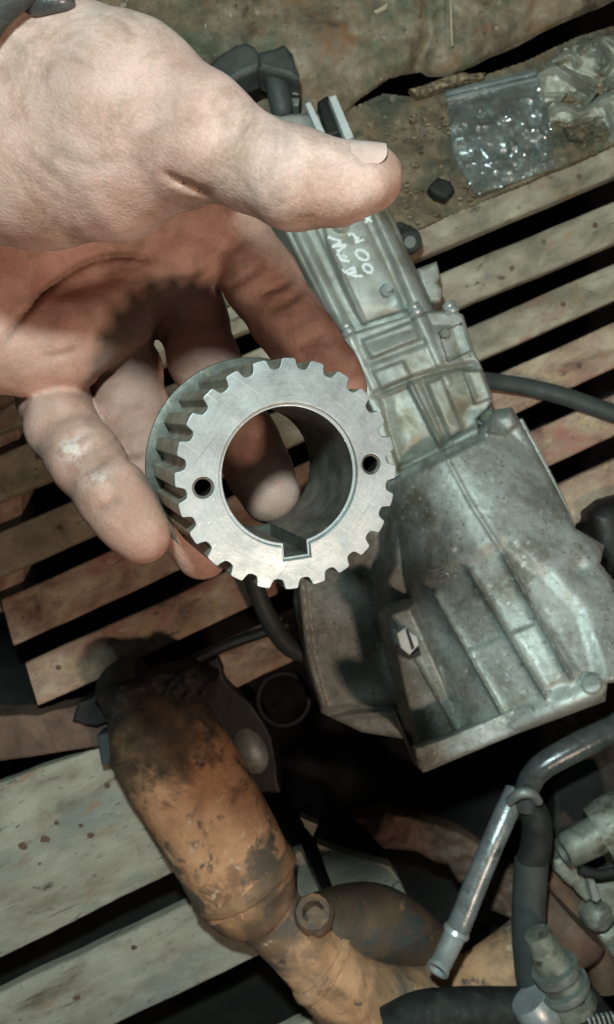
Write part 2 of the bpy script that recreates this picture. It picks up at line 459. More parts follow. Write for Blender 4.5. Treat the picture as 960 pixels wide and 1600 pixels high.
def make_bag_mat(lo=0.06, hi=0.28):
    m, nt, b = nodes('clear_plastic_film')
    v = coords(nt)
    out = nt.nodes['Material Output']
    b.inputs['Base Color'].default_value = (0.42, 0.45, 0.45, 1)
    b.inputs['Roughness'].default_value = 0.16
    b.inputs['Specular IOR Level'].default_value = 1.0
    b.inputs['Coat Weight'].default_value = 0.6
    b.inputs['Coat Roughness'].default_value = 0.1
    bump(nt, b, nz(nt, v, 46, 2, 0.5, 1.0), 0.45, 0.007)
    tr = nt.nodes.new('ShaderNodeBsdfTransparent')
    tr.inputs[0].default_value = (0.90, 0.94, 0.94, 1)
    gl = nt.nodes.new('ShaderNodeBsdfGlossy')
    gl.inputs['Color'].default_value = (0.9, 0.97, 0.97, 1)
    gl.inputs['Roughness'].default_value = 0.22
    nt.links.new(b.inputs['Normal'].links[0].from_socket, gl.inputs['Normal'])
    m1 = nt.nodes.new('ShaderNodeMixShader')
    f = ramp(nt, nz(nt, v, 28, 4, 0.6, 0.8), [(0.38, lo), (0.68, hi)])
    nt.links.new(f, m1.inputs[0])
    nt.links.new(tr.outputs[0], m1.inputs[1])
    nt.links.new(b.outputs[0], m1.inputs[2])
    m2 = nt.nodes.new('ShaderNodeMixShader')
    m2.inputs[0].default_value = 0.20
    nt.links.new(m1.outputs[0], m2.inputs[1])
    nt.links.new(gl.outputs[0], m2.inputs[2])
    nt.links.new(m2.outputs[0], out.inputs['Surface'])
    return m
M['bag'] = make_bag_mat()
M['bag_strip'] = make_bag_mat(0.30, 0.55)

def make_skin():
    m, nt, b = nodes('work_worn_skin')
    v = coords(nt)
    at = nt.nodes.new('ShaderNodeAttribute'); at.attribute_name = 'palm'
    pale = nt.nodes.new('ShaderNodeAttribute'); pale.attribute_name = 'callus'
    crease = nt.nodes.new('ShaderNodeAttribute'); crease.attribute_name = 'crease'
    n1 = nz(nt, v, 70, 5, 0.6, 0.4)
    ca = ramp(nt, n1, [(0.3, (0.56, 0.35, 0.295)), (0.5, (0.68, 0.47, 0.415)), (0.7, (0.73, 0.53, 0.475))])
    cb = ramp(nt, n1, [(0.3, (0.40, 0.215, 0.17)), (0.5, (0.53, 0.315, 0.26)), (0.7, (0.60, 0.40, 0.345))])  # palm tone: naturally redder, with some low light painted in
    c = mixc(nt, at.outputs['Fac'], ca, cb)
    grime = ramp(nt, nz(nt, coords(nt, seed=2.0), 55, 8, 0.7, 0.6), [(0.47, 0.0), (0.68, 0.8)])
    c = mixc(nt, grime, c, (0.24, 0.165, 0.105))
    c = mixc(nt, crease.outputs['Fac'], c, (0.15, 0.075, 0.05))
    pf = nt.nodes.new('ShaderNodeMath'); pf.operation = 'MULTIPLY'
    nt.links.new(pale.outputs['Fac'], pf.inputs[0])
    nt.links.new(ramp(nt, nz(nt, v, 300, 6, 0.7), [(0.4, 0.0), (0.6, 1.0)]), pf.inputs[1])
    c = mixc(nt, pf.outputs[0], c, (0.72, 0.66, 0.62))
    c = mixc(nt, ramp(nt, nz(nt, coords(nt, seed=5.0), 26, 5, 0.6, 0.4), [(0.5, 0.0), (0.68, 0.55)]), c, (0.33, 0.20, 0.15))
    fine = ramp(nt, nz(nt, v, 1400, 4, 0.7), [(0.3, 0.86), (0.7, 1.1)])
    c = mixc(nt, 1.0, c, fine, 'MULTIPLY')
    nt.links.new(c, b.inputs['Base Color'])
    b.inputs['Roughness'].default_value = 0.62
    b.inputs['Specular IOR Level'].default_value = 0.3
    b.inputs['Subsurface Weight'].default_value = 0.25
    b.inputs['Subsurface Radius'].default_value = (1.0, 0.35, 0.2)
    b.inputs['Subsurface Scale'].default_value = 0.004
    vor = nt.nodes.new('ShaderNodeTexVoronoi')
    vor.feature = 'DISTANCE_TO_EDGE'
    vor.inputs['Scale'].default_value = 760
    nt.links.new(coords(nt, rot=0.5, scale=(0.6, 1.2, 1)), vor.inputs['Vector'])
    bump(nt, b, ramp(nt, vor.outputs['Distance'], [(0.0, 0.0), (0.25, 1.0)]), 0.13, 0.0005)
    bump(nt, b, nz(nt, coords(nt, rot=0.9, scale=(0.5, 2.2, 1)), 700, 4, 0.7, 0.3), 0.18, 0.0005)
    bump(nt, b, nz(nt, coords(nt, rot=-1.2, scale=(3.0, 0.6, 1)), 160, 5, 0.6, 0.6), 0.12, 0.0008)
    bump(nt, b, nz(nt, v, 120, 4, 0.6), 0.12, 0.0015)
    return m
M['skin'] = make_skin()
M['nail'] = mat('thumb_nail', [(0.3, (0.58, 0.40, 0.345)), (0.5, (0.66, 0.475, 0.42)), (0.7, (0.70, 0.55, 0.49))], 120, (0.28, 0.42), grain=0.05, seed=4.2, bumps=((400, 0.15, 0.0004),))
M['nail_edge'] = mat('grimy_nail_edge', [(0.3, (0.05, 0.04, 0.03)), (0.7, (0.10, 0.08, 0.06))], 120, (0.5, 0.7), seed=4.6)

# ------------------------------------------------------------------ ground under the bench
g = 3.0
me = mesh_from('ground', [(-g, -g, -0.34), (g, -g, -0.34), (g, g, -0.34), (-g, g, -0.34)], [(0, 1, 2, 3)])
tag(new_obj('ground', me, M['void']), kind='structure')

# ------------------------------------------------------------------ slatted bench
bench = thing('slatted_bench', 'slatted bench of peeling red and tan slats lying beneath the gearbox', 'bench', P(480, 760, -0.03))

def bar_mesh(name, e0, e1, e2, e3, z, th, n=40, wob=0.0012, rad=0.004):
    """plank whose top is the quad e0 e1 (upper edge, left to right) e3 e2 (lower edge)"""
    A, B, C, D = [np.array(P(*e, z)) for e in (e0, e1, e2, e3)]
    vs, fs = [], []
    m = 12
    s0, s1 = rng.random() * 50, rng.random() * 50
    for i in range(n + 1):
        t = i / n
        up = A + (B - A) * t; lo = C + (D - C) * t
        ax = lo - up; w = np.linalg.norm(ax); ax /= w
        x = t * n * 0.35
        up = up + ax * wob * 2 * float(fbm(np.array(x), np.array(s0), 3)); lo = lo + ax * wob * 2 * float(fbm(np.array(x), np.array(s1), 3))
        w = np.linalg.norm(lo - up)
        prof = [(0, -th), (0, -rad), (rad * .3, -rad * .3), (rad, 0)] + [(rad + (w - 2 * rad) * q / 5, 0) for q in range(1, 5)] + [(w - rad, 0), (w - rad * .3, -rad * .3), (w, -rad), (w, -th)]
        for a, h in prof:
            hh = h + (wob * 0.7 * float(fbm(np.array(x * 1.7), np.array(a * 90 + s0), 3)) if h > -th else 0)
            p = up + ax * a
            vs.append((p[0], p[1], z + hh))
        m = len(prof)
    for i in range(n):
        for k in range(m - 1):
            fs.append((i * m + k, i * m + k + 1, (i + 1) * m + k + 1, (i + 1) * m + k))
        fs.append((i * m + m - 1, i * m, (i + 1) * m, (i + 1) * m + m - 1))
    fs.append(tuple(range(m))); fs.append(tuple(reversed(range(n * m, n * m + m))))
    return mesh_from(name, vs, fs, 50)

slats = [  # upper edge y at x=0 and x=960, lower edge y at both, left end x, right end x, red?
    (620, 219, 677, 276, -160, 1120, 0),
    (709, 314, 783, 379, -160, 1120, 0),
    (831, 411, 903, 469, -160, 1120, 0),
    (938, 502, 1020, 576, 2, 1120, 1),
    (1054, 616, 1132, 681, 40, 1120, 1),
    (1166, 717, 1256, 790, 335, 1120, 1),
    (1290, 806, 1400, 900, 800, 1120, 0),
]
for (a0, a1, b0, b1, xl, xr, red) in slats:
    f = lambda y0, y1, x: y0 + (y1 - y0) * x / 960
    sk = 20
    me = bar_mesh('slat', (xl, f(a0, a1, xl)), (xr, f(a0, a1, xr)), (xl + sk, f(b0, b1, xl + sk)), (xr, f(b0, b1, xr)), 0.0, 0.022)
    new_obj('slat', me, M['slat_red' if red else 'slat'], bench)
for x0, x1 in ((-40, 26), (1010, 1070)):
    pl = [(x0, 560 if x0 < 0 else 140), (x1, 540 if x0 < 0 else 120), (x1 + 12, 950 if x0 < 0 else 960), (x0, 965 if x0 < 0 else 980)]
    prism_px('bearer', pl, -0.075, -0.0235, M['slat_red'], bench, 0.003)

def on_slat(k, x, t=0.5):
    a0, a1, b0, b1 = slats[k][:4]
    return x, (a0 + (a1 - a0) * x / 960) * (1 - t) + (b0 + (b1 - b0) * x / 960) * t
for x, y in (on_slat(0, 905, .6), on_slat(1, 930, .4), on_slat(2, 880), on_slat(3, 905, .6), on_slat(1, 60, .4), on_slat(2, 95, .5), on_slat(3, 60, .5), on_slat(4, 92, .4), on_slat(1, 800, .6)):
    new_obj('nail', lathe_mesh('nail', P(x, y, 0.0), (0.05, 0.03, 1), [(R(4.2, 0), -0.002), (R(4.2, 0), 0.0012), (R(3, 0), 0.0018)], 12), M['rustframe'], bench, smooth=False)

# ------------------------------------------------------------------ grimy ledge and beam above it
def sheet(name, poly, z, amp, fscale, mat_, parent=None, step=5, thick=0.02, seed=0.0, crown=None):
    """solid lumpy slab: traced outline at its own height, uneven top and real thickness"""
    return relief(name, poly, lambda X, Y, D: z + amp * fbm(X / fscale + seed, Y / fscale + seed) + (crown(X, Y, D) if crown else 0), z - thick, mat_, parent, step)

def seg_d(X, Y, a, b):
    ax, ay = a; bx, by = b
    dx, dy = bx - ax, by - ay
    t = np.clip(((X - ax) * dx + (Y - ay) * dy) / (dx * dx + dy * dy + 1e-9), 0, 1)
    return np.hypot(X - ax - t * dx, Y - ay - t * dy)

def poly_d(X, Y, poly):
    """signed distance in photo pixels, positive inside"""
    d = np.full(X.shape, 1e9)
    ins = np.zeros(X.shape, bool)
    n = len(poly)
    for i in range(n):
        a, b = poly[i], poly[(i + 1) % n]
        d = np.minimum(d, seg_d(X, Y, a, b))
        c = ((a[1] > Y) != (b[1] > Y))
        with np.errstate(divide='ignore', invalid='ignore'):
            xi = (b[0] - a[0]) * (Y - a[1]) / (b[1] - a[1] + 1e-12) + a[0]
        ins ^= c & (X < xi)
    return np.where(ins, d, -d)

def line_d(X, Y, pts):
    d = np.full(X.shape, 1e9)
    for a, b in zip(pts[:-1], pts[1:]):
        d = np.minimum(d, seg_d(X, Y, a, b))
    return d

def sst(x, a, b):
    t = np.clip((x - a) / (b - a), 0, 1)
    return t * t * (3 - 2 * t)

def relief(name, poly, hfun, zbase, mat_, parent=None, step=2.0, round_px=0.0, round_h=0.0):
    """a cast solid: outline polygon, top surface height hfun, vertical-ish sides down to zbase"""
    xs = [p[0] for p in poly]; ys = [p[1] for p in poly]
    gx = np.arange(min(xs) - step, max(xs) + 2 * step, step)
    gy = np.arange(min(ys) - step, max(ys) + 2 * step, step)
    X, Y = np.meshgrid(gx, gy, indexing='ij')
    D = poly_d(X, Y, poly)
    # pull the outermost ring of grid points on to the outline
    Z = hfun(X, Y, np.maximum(D, 0))
    if round_px:
        q = np.clip(1 - np.maximum(D, 0) / round_px, 0, 1)
        Z = Z - round_h * (1 - np.sqrt(np.clip(1 - q * q, 0, 1)))
    keep = D > -step * 0.75
    # gradient of D to snap
    gxD, gyD = np.gradient(D, step)
    nrm = np.hypot(gxD, gyD) + 1e-9
    snap = keep & (D < step * 0.25)
    X = np.where(snap, X - gxD / nrm * D, X); Y = np.where(snap, Y - gyD / nrm * D, Y)
    idx = -np.ones(X.shape, int)
    idx[keep] = np.arange(keep.sum())
    Hd = H - Z
    WX = (X - 480) * Hd / F; WY = (800 - Y) * Hd / F
    top = np.stack([WX[keep], WY[keep], Z[keep]], 1)
    quad = keep[:-1, :-1] & keep[1:, :-1] & keep[1:, 1:] & keep[:-1, 1:]
    i, j = np.nonzero(quad)
    q = np.stack([idx[i, j], idx[i, j + 1], idx[i + 1, j + 1], idx[i + 1, j]], 1)
    # boundary edges of the quads
    e = np.concatenate([q[:, [0, 1]], q[:, [1, 2]], q[:, [2, 3]], q[:, [3, 0]]])
    key = e[:, 0].astype(np.int64) * 10 ** 7 + e[:, 1]
    rev = e[:, 1].astype(np.int64) * 10 ** 7 + e[:, 0]
    be = e[~np.isin(key, rev)]
    nb = len(top)
    used = np.unique(be)
    remap = {int(v): nb + k for k, v in enumerate(used)}
    bot = top[used].copy()
    bot[:, 2] = np.minimum(zbase, bot[:, 2] - 0.001)
    verts = np.concatenate([top, bot])
    faces = q.tolist()
    # smooth shading of the top: skirt faces are separate
    faces += [[int(b), int(a), remap[int(a)], remap[int(b)]] for a, b in be]
    me = bpy.data.meshes.new(name)
    me.from_pydata(verts.tolist(), [], faces)
    me.update()
    bm = bmesh.new(); bm.from_mesh(me)
    loose = [v for v in bm.verts if not v.link_faces]
    bmesh.ops.delete(bm, geom=loose, context='VERTS')
    bmesh.ops.recalc_face_normals(bm, faces=bm.faces)
    for f in bm.faces: f.smooth = True
    for ed in bm.edges:
        if len(ed.link_faces) == 2 and ed.calc_face_angle(0) > 0.9: ed.smooth = False
    bm.to_mesh(me); bm.free()
    o = new_obj(name, me, mat_, parent, smooth=False)
    return o

ledge_poly = [(-120, 560), (330, 300), (500, 190), (600, 146), (650, 152), (700, 138), (760, 116), (820, 96), (900, 58), (960, 40), (1100, -10), (1100, 168), (960, 226), (620, 372), (300, 500), (-120, 690)]
led = sheet('dirt_ledge', ledge_poly, 0.010, 0.020, 55, M['dirt'], None, 4, 0.03, 3.0)
tag(led, 'oily dirt packed on the ledge below the brown beam', 'dirt', kind='stuff')
beam_poly = [(-120, -120), (1100, -160), (1100, -72), (960, -10), (860, 38), (750, 92), (700, 112), (660, 112), (610, 120), (560, 150), (470, 260), (200, 420), (-120, 560)]
bmo = sheet('timber_beam', beam_poly, 0.055, 0.018, 120, M['beam'], None, 3, 0.045, 6.0,
            crown=lambda X, Y, D: -0.030 * np.clip(1 - D / 70, 0, 1) ** 2 - 0.012 * np.exp(-(line_d(X, Y, [(665, -60), (672, 60), (640, 130)]) / 14) ** 2))
tag(bmo, 'mottled brown grimy beam across the top behind the hand', 'beam')

# ------------------------------------------------------------------ pallet planks, lower left
pal = thing('wooden_pallet', 'pale weathered plank pallet beside the rusty exhaust', 'pallet', P(150, 1400, -0.09))
for e in (((-120, 1268), (340, 1098), (-120, 1556), (340, 1330)),
          ((-120, 1608), (470, 1330), (60, 1660), (520, 1438)),
          ((280, 1690), (640, 1520), (380, 1760), (700, 1600))):
    me = bar_mesh('plank', *e, -0.045, 0.024, 30, 0.0015, 0.004)
    new_obj('plank', me, M['plank'], pal)

for x, y, r in ((88, 1286, 5), (70, 1312, 8), (142, 1306, 6), (126, 1290, 4), (36, 1322, 7), (168, 1228, 6), (62, 1350, 3), (210, 1480, 5), (120, 1560, 6)):
    kp = [(x + r * random.uniform(.7, 1.4) * math.cos(q * .785), y + r * random.uniform(.5, 1.1) * math.sin(q * .785)) for q in range(8)]
    prism_px('knot', kp, -0.0452, -0.0440, M['rustframe'], pal, 0.0003)

# ------------------------------------------------------------------ gearbox
gb = thing('gearbox', 'dirty aluminium gearbox with a ribbed bell housing and white marker writing', 'gearbox', P(690, 780, 0.0))

def gau(d, w): return np.exp(-(d / w) ** 2)
def plate(X, Y, poly, h, bev=4):          # raised or recessed pad with bevelled edge
    return h * sst(poly_d(X, Y, poly), -bev / 2, bev / 2)
def rail(X, Y, pts, h, w):                # rounded rail (half-round)
    d = line_d(X, Y, pts)
    return h * np.sqrt(np.clip(1 - (d / w) ** 2, 0, 1))
def rib(X, Y, pts, h, w, bev=3):
    return h * (1 - sst(line_d(X, Y, pts), w - bev / 2, w + bev / 2))

tail_poly = [(372, 180), (535, 175), (590, 290), (618, 345), (640, 400), (665, 450), (686, 500), (533, 528), (470, 412), (440, 352)]
def tail_h(X, Y, D):
    Z = 0.118 + 0.035 * np.sqrt(np.clip(1 - np.clip(1 - D / 60, 0, 1) ** 2, 0, 1))
    Z = Z + plate(X, Y, [(478, 262), (548, 232), (600, 340), (612, 380), (634, 424), (656, 478), (566, 508), (520, 405)], 0.012, 7)
    Z = np.maximum(Z, 0.135 + rail(X, Y, [(432, 290), (545, 524)], 0.022, 15))
    Z = Z + rib(X, Y, [(468, 290), (569, 508)], 0.006, 5, 5)
    Z = np.maximum(Z, 0.150 + rail(X, Y, [(548, 262), (660, 492)], 0.022, 19))
    Z = Z - 0.008 * gau(line_d(X, Y, [(540, 262), (610, 410), (640, 486)]), 7)
    Z = Z + 0.004 * sst(-np.hypot((X - 533), (Y - 352) * 1.1), -15, -11)
    Z = Z - 0.004 * gau(np.hypot(X - 602, Y - 458), 17)
    Z = Z + 0.0007 * fbm(X / 16, Y / 16, 2)
    return Z
relief('tail_case', tail_poly, tail_h, 0.03, M['alu_tail'], gb, 2.0, 6, 0.006)

mid_poly = [(533, 529), (560, 517), (652, 488), (672, 486), (712, 486), (724, 492), (740, 545), (756, 580), (771, 622), (762, 640), (745, 655), (752, 690), (612, 748), (592, 690), (580, 640), (556, 585)]
def mid_h(X, Y, D):
    Z = 0.140 + 0.045 * np.sqrt(np.clip(1 - np.clip(1 - D / 55, 0, 1) ** 2, 0, 1))
    Z = np.maximum(Z, 0.155 + rail(X, Y, [(547, 524), (600, 640)], 0.024, 15))
    Z = np.maximum(Z, 0.176 + rail(X, Y, [(653, 490), (700, 598)], 0.012, 12))
    Z = np.maximum(Z, 0.152 + rail(X, Y, [(708, 490), (752, 600)], 0.016, 13))
    Z = Z + plate(X, Y, [(566, 533), (643, 503), (657, 528), (580, 560)], 0.009, 5)
    Z = Z - 0.008 * gau(line_d(X, Y, [(578, 566), (660, 535)]), 5)
    Z = Z + plate(X, Y, [(582, 582), (630, 564), (642, 588), (596, 608)], 0.006, 5)
    Z = Z - 0.011 * gau(line_d(X, Y, [(588, 616), (640, 594), (690, 578), (740, 570)]), 5)
    Z = Z - plate(X, Y, [(592, 622), (638, 604), (690, 702), (624, 736)], 0.011, 8)
    Z = Z + rib(X, Y, [(641, 600), (696, 712)], 0.011, 3.5, 4)
    Z = Z - 0.009 * gau(line_d(X, Y, [(662, 598), (702, 690)]), 5)
    Z = Z + plate(X, Y, [(664, 600), (690, 590), (722, 670), (700, 690)], 0.006, 6)
    Z = np.where(poly_d(X, Y, [(686, 520), (722, 505), (736, 548), (700, 566)]) > 0, Z - 0.012, Z)
    Z = Z + plate(X, Y, [(724, 580), (752, 578), (768, 622), (742, 632)], 0.012, 5)
    Z = Z - 0.012 * gau(line_d(X, Y, [(612, 742), (680, 708), (746, 672)]), 7)
    return Z + 0.0008 * fbm(X / 14 + 3, Y / 14, 2)
relief('gear_case', mid_poly, mid_h, 0.03, M['alu_tail'], gb, 2.0, 5, 0.006)

bell_poly = [(566, 770), (612, 744), (640, 728), (700, 700), (752, 676), (770, 640), (800, 636), (815, 660), (850, 725), (884, 790), (900, 826), (945, 852), (938, 880), (962, 910), (1010, 1000), (1010, 1060),
             (950, 1068), (946, 1096), (800, 1150), (662, 1208), (648, 1196), (640, 1156), (565, 1144), (502, 1114), (478, 1045), (458, 940), (462, 880), (520, 800)]
def bell_h(X, Y, D):
    # a flared cone round the shaft axis
    ax, ay = 690.0, 700.0
    ux, uy = 0.47, 0.883
    s = (X - ax) * ux + (Y - ay) * uy
    t = (X - ax) * uy - (Y - ay) * ux
    s = np.clip(s, 0, 480)
    Rt = 125 + 0.34 * s
    hh = 0.16 + 0.00016 * s
    cc = 0.06 * 0 + 10 + 0.02 * s
    Z = 0.055 + hh * np.sqrt(np.clip(1 - np.clip(np.abs(t - cc) / Rt, 0, 1) ** 2, 0, 1))
    Z = np.maximum(Z, 0.17 - 0.00022 * np.clip(cc - t, 0, 400))
    # raised upper panel with a rounded step down to the left side
    up = [(600, 752), (660, 690), (800, 640), (960, 900), (1010, 1060), (940, 1090), (660, 1205), (640, 1100), (622, 1010), (606, 950), (600, 905), (612, 880), (616, 810)]
    du = poly_d(X, Y, up)
    Z = Z - 0.034 * (1 - sst(du, -24, 12)) + 0.005 * sst(du, -8, 8)
    # left lower side panel
    Z = Z - 0.030 * gau(line_d(X, Y, [(505, 1118), (560, 1108), (640, 1102)]), 7) * sst(-X, -645, -625)
    Z = Z - 0.03 * sst(poly_d(X, Y, [(480, 1122), (560, 1112), (646, 1104), (652, 1200), (560, 1200), (480, 1190)]), -3, 16)
    Z = Z + 0.012 * rib(X, Y, [(470, 900), (482, 1020), (508, 1116)], 1, 6, 6)
    # recessed rib field
    field = [(636, 944), (690, 905), (735, 880), (790, 858), (850, 900), (905, 960), (930, 1055), (780, 1115), (722, 1140), (672, 1050)]
    df = poly_d(X, Y, field)
    Z = Z - 0.007 * sst(df, -22, 8)
    Z = Z - 0.004 * plate(X, Y, [(640, 980), (690, 962), (716, 1008), (662, 1030)], 1, 8)
    for a, b in (((612, 960), (716, 1146)), ((680, 930), (783, 1112)), ((735, 893), (852, 1088)), ((790, 872), (893, 1060))):
        Z = Z + rib(X, Y, [a, b], 0.011, 2.6, 4)
        Z = Z + 0.004 * gau(line_d(X, Y, [a, b]), 9)
    Z = Z + 0.004 * plate(X, Y, [(655, 1050), (760, 1005), (850, 970), (905, 1050), (780, 1110), (690, 1150)], 1, 10)
    # ridge along the top of the cone
    Z = Z + rib(X, Y, [(694, 708), (738, 790), (792, 872)], 0.002, 3, 6)
    Z = Z - 0.012 * sst(poly_d(X, Y, [(612, 744), (750, 676), (756, 684), (616, 754)]), -6, 4)
    # the left web of the rib field keeps the level of the first rib down to the flange
    web = [(606, 962), (640, 950), (690, 1060), (722, 1142), (656, 1172), (640, 1110), (620, 1020)]
    dw = poly_d(X, Y, web)
    zw = 0.200 - 0.00020 * np.clip(690 - X + (Y - 1060) * 0.45, 0, 200)
    Z = np.where(dw > -16, np.maximum(Z, zw - 0.05 * (1 - sst(dw, -16, 2))), Z)
    Z = Z + rib(X, Y, [(612, 960), (716, 1146)], 0.006, 2.6, 4) * (dw > -6)
    # corner bosses
    Z = Z + plate(X, Y, [(770, 640), (798, 634), (812, 660), (790, 680), (764, 676)], 0.03, 9)
    Z = np.maximum(Z, 0.145 * sst(poly_d(X, Y, [(868, 850), (905, 826), (946, 850), (940, 884), (965, 912), (930, 960), (880, 930)]), -3, 8))
    Z = np.maximum(Z, 0.12 * sst(poly_d(X, Y, [(880, 900), (960, 905), (1010, 1000), (1010, 1070), (930, 1060)]), -3, 8))
    Z = Z - 0.012 * gau(np.hypot(X - 905, Y - 890), 16)
    # dents and casting unevenness
    Z = Z - 0.003 * gau(np.hypot(X - 690, Y - 824), 10) - 0.003 * gau(np.hypot(X - 716, Y - 858), 6)
    # flange bar
    fl = [(646, 1168), (700, 1150), (790, 1112), (900, 1066), (938, 1056), (948, 1070), (950, 1094), (800, 1152), (664, 1212), (650, 1200)]
    dfl = poly_d(X, Y, fl)
    Z = np.where(dfl > -4, np.maximum(Z, 0.262 - 0.03 * (1 - sst(dfl, -4, 3)) - 0.00018 * np.abs(X - 800)), Z)
    Z = Z + 0.010 * sst(-np.hypot(X - 662, Y - 1172), -24, -18) + 0.006 * sst(-np.hypot(X - 925, Y - 1068), -18, -13)
    return Z + 0.0014 * fbm(X / 22 + 7, Y / 22, 3)
relief('bell_housing', bell_poly, bell_h, 0.012, M['alu'], gb, 2.0, 9, 0.012)

def hz(fun, poly, x, y):
    X = np.array([[float(x)]]); Y = np.array([[float(y)]])
    return float(fun(X, Y, np.maximum(poly_d(X, Y, poly), 0))[0, 0])

# bolts, studs and bosses
def bolt(px, py, z, rpx, h, axis=(0, 0, 1), name='bolt', m='steelgrey', n=6, washer=True):
    r = R(rpx, z)
    o = new_obj(name, lathe_mesh(name, P(px, py, z), axis, [(r, -0.002), (r, h * 0.8), (r * 0.86, h)], n), M[m], gb, smooth=False)
    if washer:
        new_obj('washer', lathe_mesh('washer', P(px, py, z), axis, [(r * 1.35, -0.002), (r * 1.35, h * 0.25), (r * 1.2, h * 0.3)], 20), M['steelgrey'], o, smooth=False).matrix_parent_inverse = Matrix.Identity(4)
    return o
z = hz(tail_h, tail_poly, 604, 455)
bolt(604, 455, z, 8, 0.016, (0.05, 0.02, 1), 'stud', 'chrome', 20, True)
zz = hz(tail_h, tail_poly, 532, 352)
bolt(532, 352, zz, 10, 0.004, (0, 0, 1), 'plug', 'alu_tail', 20, False)
ad = (0.42, -0.86, 0.15)
for x, y, zc in ((546, 519, 0.178), (652, 489, 0.198), (707, 487, 0.175)):
    o = new_obj('bolt_head', lathe_mesh('bolt_head', P(x - 3, y - 5, zc), ad, [(R(10, zc), -0.006), (R(10.5, zc), -0.002), (R(9, zc), 0), (R(11.5, zc), 0.002), (R(11.5, zc), 0.005), (R(9.5, zc), 0.007)], 18), M['chrome'], gb, smooth=False)
# breather and mounts on the right flank
tube_px('breather_cap', [(622, 372, 0.06, 24), (636, 376, 0.075, 22), (640, 378, 0.10, 18), (641, 378, 0.108, 9)], M['plastic'], gb)
prism_px('mounting_lug', [(652, 418), (684, 406), (690, 432), (685, 440), (694, 452), (690, 470), (664, 478)], 0.03, 0.105, M['alu_tail'], gb, 0.006)
prism_px('mounting_lug', [(700, 600), (730, 596), (768, 628), (760, 642), (700, 650)], 0.05, 0.12, M['alu_tail'], gb, 0.006)
bolt(754, 647, 0.150, 12, 0.014, (0.2, -0.3, 0.9), 'bolt', 'fitting', 6, True)
bolt(692, 522, 0.172, 9, 0.010, (0.1, -0.1, 0.95), 'bolt', 'fitting', 6, True)
# starter flank of the bell: cover lip
tube_px('bell_rim', [(813, 655, 0.15, 4), (848, 722, 0.15, 4.5), (880, 785, 0.15, 4.5), (896, 822, 0.14, 4)], M['alu'], gb)
# shiny clip on the second rib
zc = hz(bell_h, bell_poly, 638, 1005) + 0.004
cl = prism_px('spring_clip', [(620, 990), (634, 980), (642, 988), (652, 994), (655, 1008), (640, 1024), (626, 1012)], zc, zc + 0.012, M['pale_metal'], gb, 0.0015)
o = prism_px('clip_slot', [(634, 984), (638, 983), (648, 1012), (644, 1016)], zc + 0.0125, zc + 0.0137, M['blacksteel'], cl, 0.0003); o.matrix_parent_inverse = Matrix.Identity(4)
o = prism_px('clip_foot', [(619, 1008), (628, 1010), (646, 1022), (656, 1012), (658, 1024), (640, 1030), (622, 1022)], zc - 0.004, zc + 0.002, M['blacksteel'], cl, 0.0008); o.matrix_parent_inverse = Matrix.Identity(4)
# bare bright scrape on top of the bell
def strokes_mesh(name, fun, poly, list_, wpx, lift=0.0012):
    vs, fs = [], []
    for st in list_:
        pts = catmull([np.array(p, float) for p in st], 5)
        z0 = [hz(fun, poly, p[0], p[1]) + lift for p in pts]
        W3 = [P(p[0], p[1], z_) for p, z_ in zip(pts, z0)]
        for i, p in enumerate(W3):
            a = W3[max(i - 1, 0)]; b = W3[min(i + 1, len(W3) - 1)]
            t = (b - a).normalized(); w = Vector((-t.y, t.x, 0)).normalized() * R(wpx * random.uniform(.6, 1.15), z0[i])
            vs += [p + w, p + w * 0.5 + Vector((0, 0, .0006)), p - w * 0.5 + Vector((0, 0, .0006)), p - w]
            if i:
                k = len(vs) - 8
                for j in range(3): fs.append((k + j, k + j + 1, k + j + 5, k + j + 4))
    return mesh_from(name, vs, fs)
sc_ = []
for _ in range(16):
    x, y = 688 + random.gauss(0, 13), 903 + random.gauss(0, 7)
    sc_.append([(x, y), (x + random.uniform(2, 8), y - random.uniform(-2, 5)), (x + random.uniform(6, 14), y - random.uniform(0, 7))])
new_obj('scrape_mark', strokes_mesh('scrape_mark', bell_h, bell_poly, sc_, 1.4, 0.0006), M['alu_mark'], gb)
# handwriting in white marker:  2 00 / M47 and the foot of a T
def pix(pts):   # crop (420,320) at 960/280
    k = 280 / 960
    return [(420 + x * k, 320 + y * k) for x, y in pts]
def ell(cx, cy, rx, ry, rot, n=14):
    return [(cx + rx * math.cos(a) * math.cos(rot) - ry * math.sin(a) * math.sin(rot), cy + rx * math.cos(a) * math.sin(rot) + ry * math.sin(a) * math.cos(rot)) for a in [2 * math.pi * k / n for k in range(n + 1)]]
strokes = [
    [(502, 62), (530, 72), (556, 92)], [(548, 55), (532, 75), (516, 100)],
    [(424, 163), (440, 154), (458, 162), (466, 180), (472, 198), (488, 192), (512, 186)], [(478, 172), (472, 198)],
    ell(502, 268, 38, 22, 0.55), ell(532, 340, 28, 19, 0.7),
    [(318, 172), (352, 183), (386, 196), (362, 212), (345, 222), (378, 218), (410, 214), (388, 236), (366, 252)],
    [(366, 262), (384, 276), (378, 292)], [(396, 270), (412, 276), (420, 286)], [(384, 290), (410, 298), (434, 302)],
    [(392, 346), (410, 360), (440, 340), (462, 334)], [(462, 334), (450, 358), (446, 376), (476, 380), (506, 382)], [(420, 372), (470, 356)],
]
new_obj('marker_writing', strokes_mesh('marker_writing', tail_h, tail_poly, [pix(st) for st in strokes], 2.7), M['white_paint'], gb)

